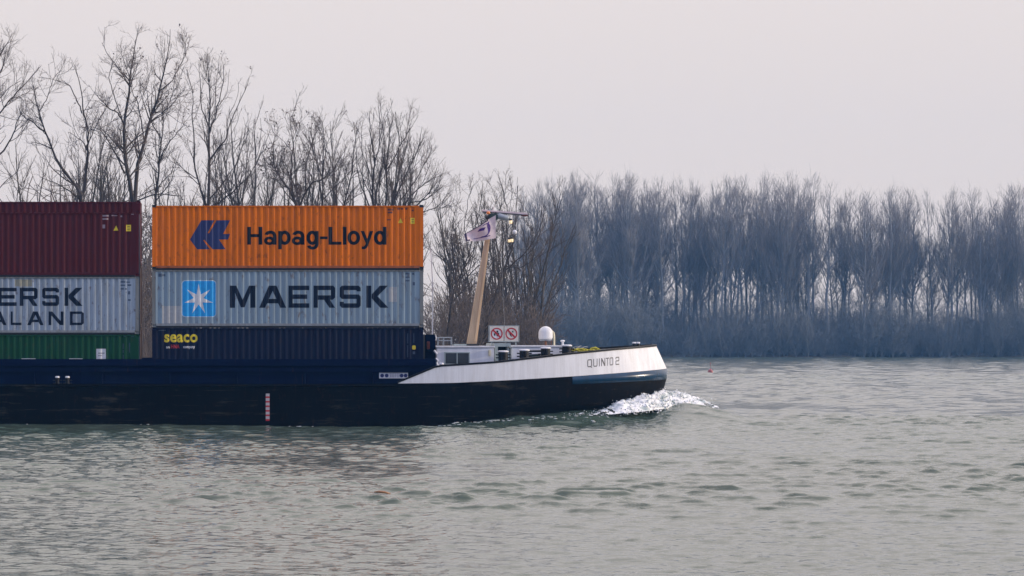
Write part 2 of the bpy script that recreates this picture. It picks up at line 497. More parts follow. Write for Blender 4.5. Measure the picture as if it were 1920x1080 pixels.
def sprout(g, pts, rad, dens, tmin, tmax, ang, ang_sd, len_lo, len_hi, n, trop, wobble, r_ratio, r_tip, len_taper=0.6, r_max=9.0, flat=1.0):
    """grow side shoots from polylines; returns (pts, rad)"""
    K, m, _ = pts.shape
    seg = np.linalg.norm(np.diff(pts, axis=1), axis=2).sum(1)
    cnt = g.poisson(np.maximum(dens * seg * (tmax - tmin), 0.0))
    idx = np.repeat(np.arange(K), cnt)
    N = len(idx)
    if N == 0: return np.zeros((0, n, 3)), np.zeros((0, n))
    t = g.uniform(tmin, tmax, N)
    f = t * (m - 1); i0 = np.minimum(f.astype(int), m - 2); w = (f - i0)[:, None]
    p = pts[idx, i0] * (1 - w) + pts[idx, i0 + 1] * w
    tan = pts[idx, i0 + 1] - pts[idx, i0]
    tan /= np.linalg.norm(tan, axis=1, keepdims=True) + 1e-9
    rp = rad[idx, i0] * (1 - w[:, 0]) + rad[idx, i0 + 1] * w[:, 0]
    rnd = g.normal(size=(N, 3)); rnd[:, 1] *= flat
    perp = rnd - tan * np.sum(rnd * tan, 1, keepdims=True)
    perp /= np.linalg.norm(perp, axis=1, keepdims=True) + 1e-9
    th = np.radians(g.normal(ang, ang_sd, N))[:, None]
    d = np.cos(th) * tan + np.sin(th) * perp
    L = g.uniform(len_lo, len_hi, N) * (1 - len_taper * (t - tmin) / max(tmax - tmin, 1e-6))
    step = (L / (n - 1))[:, None]
    out = np.empty((N, n, 3)); out[:, 0] = p
    up = np.array([0, 0, 1.0])
    for k in range(1, n):
        d = d + up * trop / n + g.normal(size=(N, 3)) * wobble
        d /= np.linalg.norm(d, axis=1, keepdims=True)
        p = p + d * step
        out[:, k] = p
    r0 = np.minimum(np.maximum(rp * r_ratio, r_tip), r_max)
    s = np.linspace(0, 1, n)[None, :]
    rr = r0[:, None] * (1 - s) + r_tip * s
    return out, rr

def smooth_line(P, n):
    P = np.asarray(P, float)
    Q = np.vstack([2 * P[0] - P[1], P, 2 * P[-1] - P[-2]])
    m = len(P) - 1
    out = []
    for u in np.linspace(0, m, n):
        i = min(int(u), m - 1); t = u - i
        a, b, c, d = Q[i], Q[i + 1], Q[i + 2], Q[i + 3]
        out.append(0.5 * ((2 * b) + (c - a) * t + (2 * a - 5 * b + 4 * c - d) * t * t + (3 * b - a - 3 * c + d) * t ** 3))
    return np.array(out)

def leaf_clumps(g, ends, size, per):
    """small crumpled faces hanging at twig ends"""
    N = len(ends) * per
    c = np.repeat(ends, per, 0) + g.normal(size=(N, 3)) * size * 0.9
    a = g.normal(size=(N, 3)); a /= np.linalg.norm(a, axis=1, keepdims=True)
    b = np.cross(a, g.normal(size=(N, 3))); b /= np.linalg.norm(b, axis=1, keepdims=True) + 1e-9
    s = size * g.uniform(0.5, 1.1, (N, 1))
    v = np.stack([c - a * s, c + b * s * 0.6, c + a * s, c - b * s * 0.6], 1).reshape(-1, 3)
    return v, np.arange(N * 4).reshape(-1, 4)

def build_tree(name, loc, limbs, levels, trunk_mat, crown_mat, label=None, cat='tree', group=None, leaves=None, lv_parent=None):
    """limbs: (pts(K,n,3), rad(K,n)) already local to loc"""
    root = empty(name, loc)
    tag(root, label, cat, group)
    link_mesh('trunk', tube_mesh('trunk', limbs), trunk_mat, root, True)
    link_mesh('crown', tube_mesh('crown', levels), crown_mat, root, True)
    if leaves is not None:
        v, q = leaves
        link_mesh('leaves', fast_mesh('leaves', v, q), M['leaf'], root)
    return root

def traced_tree(seed, D, base_px, limbs, label, twig=(1.0, 0.9, 0.010), leaf=0.0, mats=('bark', 'twig'), drift=1.0, steep=40, trop=0.5, group='bare trees on the near bank', ground=1.4, scale_len=1.0, yk=0.95):
    """limbs: list of (list of photo points, r0, r1) in photo pixels at distance D"""
    g = np.random.default_rng(seed)
    bx = WX(base_px, D)
    lines, thick, allp, allr = [], [], [], []
    for pp, r0, r1 in limbs:
        n = 22
        yd = np.cumsum(g.normal(0, drift * 0.45, len(pp)))
        yd -= yd[0]
        if pp[0][1] > 650: pass
        pp = [(x, y if y > 400 else 400 - (400 - y) * yk) for x, y in pp]
        P = np.array([[WX(x, D) - bx, dy * 0.8, WZ(y, D) - ground] for (x, y), dy in zip(pp, yd)])
        L = smooth_line(P, n)
        jit = np.cumsum(g.normal(0, 0.035, (n, 3)), 0); jit -= np.linspace(0, 1, n)[:, None] * jit[-1]; L += jit
        s = np.linspace(0, 1, n) ** 0.85
        r = 0.68 * r0 * (1 - s) + min(r1, 0.017) * s
        allp.append(L); allr.append(r)
    pts = np.array(allp); rad = np.array(allr)
    d, lr, rt = twig
    k = scale_len
    p1, r1 = sprout(g, pts, rad, 0.95 * d, 0.25, 1.0, steep, 10, 2.0 * k, 4.8 * k, 10, trop, 0.10, 0.55, 0.014, 0.80, 0.07)
    p2, r2 = sprout(g, p1, r1, 1.6 * d, 0.12, 1.0, steep, 12, 0.8 * k, 2.2 * k, 7, trop * 0.8, 0.12, 0.6, rt, 0.5, 0.03)
    p2b, r2b = sprout(g, pts, rad, 0.9 * d, 0.4, 1.0, steep + 5, 14, 0.8 * k, 2.0 * k, 7, trop, 0.14, 0.4, rt, 0.6, 0.025)
    p2 = np.concatenate([p2, p2b]); r2 = np.concatenate([r2, r2b])
    p3, r3 = sprout(g, p2, r2, 3.1 * lr, 0.12, 1.0, 38, 13, 0.35 * k, 1.2 * k, 5, 0.35, 0.14, 0.8, rt * 0.75, 0.4, 0.016)
    p4, r4 = sprout(g, p3, r3, 2.9 * lr, 0.15, 1.0, 38, 12, 0.2, 0.65, 3, 0.2, 0.1, 0.9, rt * 0.6, 0.3, 0.011)
    lv = None
    if leaf > 0:
        e = p3[:, -1]; e = e[g.random(len(e)) < leaf]
        lv = leaf_clumps(g, e, 0.10, 3)
    big = rad[:, 0] > 0
    return build_tree('bare_tree', (bx, D, ground), [(pts[big], rad[big], 8), (p1, r1, 5)], [(p2, r2, 4), (p3, r3, 3), (p4, r4, 3)],
                      M[mats[0]], M[mats[1]], label, 'tree', group, lv)

G_N = None
T = traced_tree
# each near tree follows the limbs seen in the photograph
T(1, 214, -40, [([(-40, 690), (-38, 520), (-36, 330), (-28, 220), (-20, 120), (0, 88), (15, 62)], 0.34, 0.03),
               ([(-37, 330), (-15, 295), (0, 283), (18, 255), (30, 225), (42, 200), (45, 178)], 0.16, 0.03),
               ([(-37, 300), (-18, 240), (0, 205), (25, 175), (50, 140), (76, 110)], 0.15, 0.03),
               ([(-36, 280), (-24, 220), (-10, 190), (10, 160), (40, 138)], 0.11, 0.03),
               ([(-34, 260), (-10, 150), (5, 110), (12, 80)], 0.1, 0.025)],
  'bare tree cut by the left photo edge, limbs sweeping in over the maroon container', steep=38)
T(2, 212, 155, [([(156, 690), (156, 480), (155, 400), (153, 370), (150, 358), (130, 330), (108, 300), (95, 265), (82, 235), (72, 200), (65, 170), (62, 148)], 0.30, 0.03),
               ([(152, 365), (160, 345), (163, 310), (163, 270), (162, 235), (155, 200), (152, 165), (145, 130), (140, 108)], 0.19, 0.03),
               ([(83, 238), (62, 220), (45, 208), (36, 186)], 0.1, 0.03),
               ([(155, 202), (140, 165), (125, 145), (106, 136)], 0.08, 0.025),
               ([(163, 275), (150, 252), (128, 240)], 0.07, 0.025),
               ([(163, 270), (180, 235), (196, 205), (205, 180)], 0.07, 0.025),
               ([(72, 200), (90, 170), (98, 140), (112, 118)], 0.06, 0.025)],
  'bare tree forking low into a long left limb and an upright one', steep=42)
T(3, 210, 250, [([(252, 690), (251, 480), (250, 410), (246, 375), (240, 330), (236, 290), (234, 230), (242, 180), (247, 150), (250, 110), (255, 70), (259, 38)], 0.36, 0.03),
               ([(256, 690), (255, 480), (253, 400), (258, 310), (265, 280), (275, 235), (285, 200), (295, 170), (300, 145), (308, 110), (315, 70), (319, 36)], 0.32, 0.03),
               ([(234, 228), (222, 205), (205, 195), (186, 176), (178, 160)], 0.12, 0.03),
               ([(234, 320), (224, 296), (215, 275), (200, 250), (188, 238), (166, 232)], 0.11, 0.03),
               ([(270, 255), (262, 195), (252, 165), (246, 130)], 0.09, 0.03),
               ([(298, 160), (322, 140), (338, 110), (350, 84)], 0.08, 0.03),
               ([(247, 150), (226, 120), (205, 85), (192, 66)], 0.07, 0.025),
               ([(285, 200), (310, 195), (332, 168), (348, 150)], 0.07, 0.025),
               ([(236, 240), (215, 170), (206, 135), (212, 100)], 0.07, 0.025)],
  'tallest bare tree, twin trunks rising above the gap between the container stacks', leaf=0.10, steep=44, twig=(1.2, 1.1, 0.0105), scale_len=1.0)
T(4, 213, 292, [([(286, 690), (288, 480), (290, 375), (292, 350), (297, 310), (298, 280), (303, 235), (302, 195), (299, 165)], 0.2, 0.03),
               ([(297, 300), (318, 262), (334, 240), (346, 226)], 0.08, 0.025),
               ([(300, 250), (285, 225), (276, 200), (272, 178)], 0.07, 0.025),
               ([(291, 365), (305, 340), (322, 318), (330, 290)], 0.07, 0.025)],
  'slimmer bare tree just right of the twin trunks, above the orange container end', leaf=0.12, steep=42)
T(5, 215, 390, [([(388, 690), (388, 480), (389, 400), (392, 340), (394, 290), (394, 240), (396, 200), (392, 150), (388, 98)], 0.28, 0.03),
               ([(394, 300), (412, 278), (425, 262), (436, 222), (455, 180), (467, 148)], 0.12, 0.025),
               ([(390, 395), (380, 360), (375, 345), (364, 300), (362, 260), (360, 215), (362, 180), (350, 130)], 0.15, 0.025),
               ([(391, 392), (420, 372), (438, 358), (460, 335), (478, 310), (492, 280)], 0.12, 0.025),
               ([(394, 250), (408, 205), (418, 160), (420, 120)], 0.09, 0.025),
               ([(394, 240), (380, 200), (375, 160), (372, 120)], 0.08, 0.025),
               ([(430, 365), (440, 320), (452, 280), (470, 240)], 0.07, 0.025)],
  'bare tree with straight trunk and fan of limbs above the orange container emblem', leaf=0.06, yk=1.0, steep=34, trop=0.8)
T(6, 211, 557, [([(562, 690), (560, 480), (560, 400), (553, 370), (545, 352), (525, 325), (515, 300), (511, 262), (518, 232)], 0.24, 0.03),
               ([(560, 385), (575, 355), (590, 335), (605, 328), (625, 310), (635, 288), (650, 262)], 0.13, 0.03),
               ([(552, 366), (548, 330), (548, 295), (550, 245), (548, 215)], 0.12, 0.025),
               ([(575, 356), (574, 310), (582, 270), (590, 240), (600, 222)], 0.09, 0.025),
               ([(604, 328), (606, 290), (612, 262), (620, 235)], 0.08, 0.025)],
  'dark spreading bare tree with clumps of withered leaves above the orange container', leaf=0.42, yk=0.90, steep=46, twig=(1.25, 1.1, 0.0105), trop=0.4)
T(7, 216, 606, [([(604, 690), (605, 480), (605, 400), (605, 320), (608, 262), (604, 214)], 0.17, 0.025),
               ([(605, 372), (630, 340), (650, 318), (664, 290)], 0.07, 0.025),
               ([(605, 330), (592, 290), (584, 258), (580, 226)], 0.06, 0.025),
               ([(642, 690), (642, 480), (641, 410), (652, 360), (662, 310), (664, 262), (668, 228)], 0.13, 0.025)],
  'thin upright bare tree between the leafy dark tree and the broom shaped one', leaf=0.1, yk=0.90, steep=36, trop=0.7)
T(8, 214, 722, [([(702, 690), (702, 480), (700, 395), (700, 330), (702, 280), (694, 230), (690, 178)], 0.2, 0.025),
               ([(720, 690), (721, 480), (722, 395), (725, 340), (726, 290), (730, 220), (728, 190)], 0.2, 0.025),
               ([(728, 690), (730, 480), (735, 390), (760, 320), (780, 270), (795, 222)], 0.17, 0.025),
               ([(740, 690), (745, 480), (755, 390), (775, 355), (800, 330), (826, 318)], 0.14, 0.025),
               ([(745, 470), (768, 380), (800, 366), (830, 338)], 0.11, 0.02),
               ([(702, 300), (710, 250), (715, 205), (712, 175)], 0.08, 0.02),
               ([(700, 400), (680, 350), (668, 300), (668, 250)], 0.1, 0.02),
               ([(728, 300), (750, 250), (764, 218), (768, 200)], 0.08, 0.02),
               ([(738, 380), (745, 320), (752, 280), (764, 240)], 0.1, 0.02),
               ([(712, 690), (712, 480), (711, 380), (714, 300), (719, 235), (716, 172)], 0.12, 0.02),
               ([(732, 470), (752, 380), (788, 320), (806, 276), (812, 250)], 0.1, 0.02),
               ([(700, 470), (690, 400), (682, 330), (680, 270), (676, 220)], 0.1, 0.02),
               ([(745, 480), (772, 400), (806, 345), (818, 300)], 0.1, 0.02),
               ([(716, 480), (738, 350), (746, 270), (748, 215), (744, 186)], 0.12, 0.02),
               ([(745, 500), (780, 410), (812, 392), (832, 372)], 0.08, 0.02)],
  'broom shaped bare tree of many steep stems above the right end of the orange container', yk=0.84, steep=24, trop=1.1, mats=('bark', 'twig'), twig=(0.8, 1.0, 0.010))
T(9, 209, 842, [([(838, 690), (838, 640), (842, 600), (850, 550), (862, 525), (876, 490), (886, 455), (898, 400), (906, 340)], 0.17, 0.02),
               ([(856, 537), (872, 528), (900, 502), (930, 478), (950, 440)], 0.09, 0.02),
               ([(858, 532), (848, 470), (850, 420), (862, 372)], 0.07, 0.02),
               ([(852, 548), (838, 500), (826, 470), (816, 450)], 0.05, 0.02),
               ([(880, 480), (872, 430), (876, 385), (886, 350)], 0.06, 0.02)],
  'slender bare tree curving up behind the base of the tan mast', steep=34, trop=0.8, twig=(1.1, 1.0, 0.011), mats=('bark', 'twig_pale'))
T(10, 212, 906, [([(904, 690), (905, 650), (918, 590), (935, 540), (945, 510), (958, 470), (965, 430), (968, 390), (972, 345)], 0.17, 0.02),
                ([(944, 512), (966, 490), (985, 468), (1008, 432), (1020, 400)], 0.09, 0.02),
                ([(932, 548), (920, 500), (914, 460), (918, 420)], 0.06, 0.02),
                ([(905, 655), (912, 600), (905, 540), (915, 480), (922, 440)], 0.08, 0.02),
                ([(958, 470), (948, 430), (950, 390), (944, 355)], 0.06, 0.02),
                ([(950, 500), (980, 500), (1006, 480), (1022, 466)], 0.06, 0.02)],
  'bare tree leaning right, its top beside the radar bar of the mast', steep=34, trop=0.8, twig=(1.1, 1.0, 0.011), mats=('bark', 'twig_pale'))

# thin saplings in the second rank: each one procedural
def sapling(seed, X, Y, H, label, stems=3, mats=('bark_pale', 'twig_pale'), spread=0.10, group='thin bare saplings on the near bank', ground=1.4, rt=0.013, d=1.0, name='bare_sapling'):
    g = np.random.default_rng(seed)
    ps, rs = [], []
    for s in range(stems):
        n = 18
        lean = g.normal(0, spread, 2)
        h = H * g.uniform(0.75, 1.0)
        z = np.linspace(0, h, n)
        P = np.stack([lean[0] * z + 0.012 * lean[0] * z ** 1.5, lean[1] * z, z], 1)
        P[:, :2] += np.cumsum(g.normal(0, 0.06, (n, 2)), 0)
        ps.append(P); rs.append(np.linspace(0.045 + 0.008 * H, 0.02, n))
    pts, rad = np.array(ps), np.array(rs)
    p1, r1 = sprout(g, pts, rad, 1.3 * d, 0.2, 1.0, 30, 9, 0.14 * H, 0.34 * H, 9, 0.8, 0.09, 0.5, 0.018, 0.6, 0.06)
    p2, r2 = sprout(g, p1, r1, 1.5 * d, 0.1, 1.0, 30, 10, 0.6, 1.8, 6, 0.6, 0.1, 0.6, rt, 0.4, 0.028)
    p3, r3 = sprout(g, p2, r2, 1.7 * d, 0.1, 1.0, 32, 10, 0.35, 0.9, 4, 0.4, 0.1, 0.8, rt * 0.75, 0.4, 0.02)
    return build_tree(name, (X, Y, ground), [(pts, rad, 6), (p1, r1, 4)], [(p2, r2, 3), (p3, r3, 3)], M[mats[0]], M[mats[1]], label, 'tree', group)

SAP_L = 'thin pale bare sapling standing behind the dark trees above the containers'
for i, (px, top, Y) in enumerate([(15, 270, 235), (62, 250, 238), (95, 205, 246), (118, 180, 252), (135, 230, 240), (185, 250, 244), (212, 262, 238), (222, 240, 250),
                                  (330, 285, 240), (352, 270, 246), (340, 240, 252), (420, 240, 246), (476, 215, 240), (492, 262, 236), (520, 230, 246), (545, 250, 238), (585, 215, 250),
                                  (660, 240, 240), (690, 210, 246), (742, 245, 238), (770, 262, 236), (640, 255, 236)]):
    if i % 4 == 2: continue
    sapling(100 + i, WX(px, Y), Y, WZ(top, Y) - 1.4, SAP_L, stems=3 + i % 3)
for i, (px, top, Y) in enumerate([(868, 372, 232), (892, 352, 240), (930, 362, 236), (985, 372, 238), (1000, 392, 232), (955, 352, 246), (1004, 420, 250), (975, 365, 252), (845, 400, 238), (912, 350, 252)]):
    sapling(140 + i, WX(px, Y), Y, WZ(top, Y) - 1.4, 'thin pale bare sapling standing among the scrub behind the mast', stems=3, group='thin bare saplings behind the mast')

# scrub on the near bank: three bushes, copied
def copy_tree(root, loc, rz=0.0, sc=1.0):
    c = root.copy(); COL.objects.link(c)
    c.location = loc; c.rotation_euler = (0, 0, rz); c.scale = (sc, sc, sc)
    for ch in root.children:
        k = ch.copy(); COL.objects.link(k); k.parent = c
    return c

def bush(seed, H, mats, rt, d, label, group, stems=9, loc=(0, 0, 0), name='bare_shrub'):
    g = np.random.default_rng(seed)
    ps, rs = [], []
    for s in range(stems):
        n = 12
        az = g.uniform(0, 6.28); sp = g.uniform(0.1, 0.75)
        h = H * g.uniform(0.6, 1.0)
        z = np.linspace(0, 1, n)
        P = np.stack([math.cos(az) * sp * H * 0.55 * z ** 1.2, math.sin(az) * sp * H * 0.55 * z ** 1.2, h * (z - 0.25 * sp * z ** 2.5)], 1)
        P[:, :2] += np.cumsum(g.normal(0, 0.07, (n, 2)), 0)
        ps.append(P); rs.append(np.linspace(0.05, 0.018, n))
    pts, rad = np.array(ps), np.array(rs)
    p1, r1 = sprout(g, pts, rad, 1.6 * d, 0.12, 1.0, 38, 12, 0.15 * H, 0.42 * H, 8, 0.35, 0.14, 0.6, 0.016, 0.5, 0.04)
    p2, r2 = sprout(g, p1, r1, 1.9 * d, 0.1, 1.0, 36, 12, 0.5, 1.5, 5, 0.3, 0.14, 0.7, rt, 0.4, 0.025)
    p3, r3 = sprout(g, p2, r2, 2.0 * d, 0.1, 1.0, 36, 12, 0.3, 0.7, 3, 0.2, 0.1, 0.8, rt * 0.8, 0.4, 0.018)
    root = empty(name, loc)
    tag(root, label, 'shrub', group)
    link_mesh('stem', tube_mesh('stem', [(pts, rad, 5), (p1, r1, 4)]), M[mats[0]], root, True)
    link_mesh('crown', tube_mesh('crown', [(p2, r2, 3), (p3, r3, 3)]), M[mats[1]], root, True)
    return root

rnd = random.Random(3)
SH_L = 'tangled grey brown bare shrub on the near bank behind the bow'
SH_G = 'bare shrubs behind the bow'
protos = [bush(200 + i, h, ('scrub', 'scrub'), 0.012, 0.85, SH_L, SH_G) for i, h in enumerate((7.5, 6.2, 8.4))]
spots = []
for px in range(812, 1020, 20):
    for row in range(2):
        Y = 211 + 7 * row + rnd.uniform(-2, 4)
        spots.append((px + rnd.uniform(-6, 6), Y, rnd.uniform(0.75, 1.1) * (1.0 if px < 930 else 0.8)))
first = [True] * 3
for i, (px, Y, sc) in enumerate(spots):
    k = i % 3
    loc = (min(WX(px, Y), 27.5), Y, 1.1); rz = rnd.uniform(0, 6.28)
    if first[k]:
        protos[k].location = loc; protos[k].rotation_euler = (0, 0, rz); protos[k].scale = (sc,) * 3; first[k] = False
    else:
        copy_tree(protos[k], loc, rz, sc)
# scrub seen through the gap between the stacks, and peeping over the containers
for i, (px, Y, sc) in enumerate([(252, 213, 1.2), (268, 218, 1.5), (276, 212, 1.1), (284, 224, 1.6), (262, 228, 1.75), (278, 232, 1.9), (270, 209, 0.8), (254, 240, 2.1), (288, 238, 2.1)]):
    c = copy_tree(protos[i % 3], (WX(px, Y), Y, 1.3), i * 1.3, sc)
    c['label'] = 'bare shrub seen through the narrow gap between the two container stacks'
    c['group'] = 'bare shrubs in the gap between the container stacks'
for i, (px, Y, sc) in enumerate([(40, 262, 2.3), (120, 258, 2.4), (150, 266, 2.7), (190, 262, 2.7), (215, 258, 2.5), (330, 262, 2.4), (355, 258, 2.3), (600, 262, 2.2), (500, 262, 2.2)]):
    c = copy_tree(protos[i % 3], (WX(px, Y), Y, 1.3), i * 2.1, sc)
    c['label'] = 'tall grey thicket whose top just shows over the container roofs'
    c['group'] = 'thickets showing over the container roofs'

# ------------------------------------------------------------------ far bank: row of tall bare trees
FAR_L = 'tall bare tree with steep broom-like crown, hazy blue, in the row on the far bank'
FAR_G = 'tall bare trees in a row on the far bank'
def far_tree(seed, H, forks):
    g = np.random.default_rng(seed)
    ps, rs = [], []
    n = 20
    z = np.linspace(0, 1, n)
    for s in range(forks):
        off = 0 if s == 0 else g.uniform(0.05, 0.3)
        az = g.uniform(0, 6.28); sp = 0.0 if s == 0 else g.uniform(0.06, 0.16)
        lean = g.normal(0, 0.018, 2)
        P = np.stack([np.cumsum(g.normal(0, 0.10, n)) + (lean[0] * z + math.cos(az) * sp * np.clip(z - off, 0, 1) ** 0.8) * H,
                      np.cumsum(g.normal(0, 0.10, n)) + (lean[1] * z + math.sin(az) * sp * np.clip(z - off, 0, 1) ** 0.8) * H, H * z * (0.90 if s == 0 else g.uniform(0.76, 0.88))], 1)
        ps.append(P); rs.append((0.34 if s == 0 else 0.2) * (1 - z) ** 0.75 + 0.012)
    pts, rad = np.array(ps), np.array(rs)
    base = 0.36 if seed % 3 else 0.28
    p1, r1 = sprout(g, pts, rad, 1.35 / forks ** 0.5, base, 0.99, 42, 10, 0.26 * H, 0.44 * H, 12, 1.5, 0.07, 0.5, 0.02, 0.86, 0.11)
    p2, r2 = sprout(g, p1, r1, 1.5, 0.12, 1.0, 30, 10, 1.4, 4.6, 6, 0.9, 0.09, 0.6, 0.016, 0.5, 0.045)
    p3, r3 = sprout(g, p2, r2, 1.7, 0.1, 1.0, 30, 11, 0.8, 2.4, 4, 0.7, 0.09, 0.8, 0.013, 0.3, 0.022)
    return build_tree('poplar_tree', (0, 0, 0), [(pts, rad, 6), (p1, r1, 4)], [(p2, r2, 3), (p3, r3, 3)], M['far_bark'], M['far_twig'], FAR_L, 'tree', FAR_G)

fp = [far_tree(300 + i, 40.0, (1, 2, 1, 3, 2, 1)[i]) for i in range(6)]
# crown tops read off the photograph
prof = [(985, 372), (1010, 345), (1060, 332), (1110, 334), (1118, 350), (1130, 334), (1180, 332), (1215, 345), (1228, 362), (1240, 338), (1290, 342), (1300, 358), (1318, 345), (1335, 356),
        (1348, 344), (1420, 338), (1470, 334), (1530, 336), (1555, 352), (1567, 376), (1580, 356), (1640, 356), (1700, 352), (1760, 356), (1830, 360), (1850, 378), (1868, 350), (1905, 350), (1990, 352)]
def prof_at(px):
    return float(np.interp(px, [p[0] for p in prof], [p[1] for p in prof]))
rf = random.Random(11)
px = 985.0
places = []
while px < 2060:
    places.append(px)
    px += rf.uniform(5, 11.5) if rf.random() > 0.08 else rf.uniform(18, 30)
used = [False] * 6
for i, px in enumerate(places):
    Y = rf.choice((621, 629, 639, 650)) + rf.uniform(-3, 3)
    top = prof_at(px) + rf.uniform(-4, 16)
    H = WZ(top, Y) - 1.0
    if i % 4 == 2: H *= rf.uniform(0.55, 0.9)
    k = rf.randrange(6)
    sc = H / 37.5
    loc = (WX(px, Y), Y, 1.0); rz = rf.uniform(0, 6.28)
    o = fp[k] if not used[k] else copy_tree(fp[k], loc, rz)
    used[k] = True
    o.location = loc; o.rotation_euler = (0, 0, rz); w = sc * rf.uniform(0.8, 1.2); o.scale = (w, w, sc)
for k in range(6):
    if not used[k]:
        for ch in list(fp[k].children): bpy.data.objects.remove(ch)
        bpy.data.objects.remove(fp[k])

# the undergrowth of the far bank reads as one mass
def far_undergrowth():
    g = np.random.default_rng(41)
    groups = []
    nb = 2900
    X = g.uniform(WX(930, 625), WX(2080, 625), nb); Y = g.uniform(612.5, 664, nb)
    pxs = PX0 + X * F / Y
    # how high the brush stands along the bank
    hh = 1.17 * np.interp(pxs, [930, 1040, 1100, 1200, 1300, 1330, 1400, 1480, 1560, 1640, 1700, 1780, 1850, 1920, 2080],
                   [13, 13, 13.2, 12.8, 11.5, 10, 11.2, 9.8, 10, 11.5, 10, 9.0, 10.5, 12.0, 12]) * g.uniform(0.45, 1.0, nb) * np.where(g.random(nb) < 0.14, g.uniform(1.1, 1.7, nb), 1.0)
    cl = patches(X * 2.2, Y * 2.2, PATCH) * 0.6 + patches(X * 4, Y * 4, PATCH2) * 0.4
    hh = hh * np.clip(0.92 + 0.42 * cl, 0.35, 1.8)
    hh = np.where(g.random(nb) < 0.05, g.uniform(13, 21, nb), hh)
    n = 7
    stems = 6
    idx = np.repeat(np.arange(nb), stems)
    N = len(idx)
    az = g.uniform(0, 6.28, N); sp = g.uniform(0.1, 0.75, N); h = hh[idx] * g.uniform(0.6, 1.0, N)
    z = np.linspace(0, 1, n)
    P = np.stack([X[idx][:, None] + (np.cos(az) * sp * h)[:, None] * z ** 1.1, Y[idx][:, None] + (np.sin(az) * sp * h)[:, None] * z ** 1.1, 0.15 + h[:, None] * z[None, :]], -1)
    P += np.cumsum(g.normal(0, 0.06, P.shape), 1)
    r = np.broadcast_to(np.linspace(0.045, 0.018, n), (N, n)).copy()
    p1, r1 = sprout(g, P, r, 0.85, 0.05, 1.0, 58, 20, 0.8, 3.0, 5, 0.4, 0.12, 0.7, 0.022, 0.4, 0.045)
    p2, r2 = sprout(g, p1, r1, 1.0, 0.1, 1.0, 50, 18, 0.5, 1.6, 3, 0.3, 0.1, 0.8, 0.02, 0.3, 0.03)
    me = tube_mesh('undergrowth', [(P, r, 3), (p1, r1, 3), (p2, r2, 3)])
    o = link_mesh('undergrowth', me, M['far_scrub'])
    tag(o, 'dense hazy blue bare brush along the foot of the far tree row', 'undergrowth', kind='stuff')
far_undergrowth()

# ------------------------------------------------------------------ containers
CL = 12.19
PITCH, FLATO, SLOPE, FLATI, DEP = 0.278, 0.072, 0.068, 0.070, 0.036
X_IN = 0.155            # the corrugated field starts inside the corner post

def corr_points():
    """break points (x from the container's left end, depth) of the side sheet"""
    pts = [(X_IN, 0.0)]
    x = X_IN + 0.05
    pts.append((x, 0.0))
    while x + PITCH < CL - X_IN - 0.03:
        pts += [(x + SLOPE, DEP), (x + SLOPE + FLATI, DEP), (x + 2 * SLOPE + FLATI, 0.0), (x + PITCH, 0.0)]
        x += PITCH
    pts.append((CL - X_IN, 0.0))
    return pts
CORR = corr_points()
_rj = np.random.default_rng(77)
_d = [p[1] for p in CORR]
for _k in range(2, len(CORR) - 2, 2):      # every flat a little knocked in or out
    _o = float(_rj.normal(0, 0.0035)); _d[_k] += _o; _d[_k + 1] += _o
CORR = [(p[0], max(0.0, q)) for p, q in zip(CORR, _d)]
CX = np.array([p[0] for p in CORR]); CD = np.array([p[1] for p in CORR])
SIDE_Y = 0.022          # side sheet lies this far inside the frame

def corr_depth(x): return SIDE_Y + float(np.interp(x, CX, CD))

def strip_mesh(pts, z0, z1, axis='x', fixed=0.0, sign=1):
    bm = bmesh.new()
    prev = None
    for a, d in pts:
        if axis == 'x': lo, hi = (a, fixed + sign * d, z0), (a, fixed + sign * d, z1)
        elif axis == 'y': lo, hi = (fixed + sign * d, a, z0), (fixed + sign * d, a, z1)
        cur = (bm.verts.new(lo), bm.verts.new(hi))
        if prev: bm.faces.new((prev[0], cur[0], cur[1], prev[1]))
        prev = cur
    bmesh.ops.recalc_face_normals(bm, faces=bm.faces)
    return bm

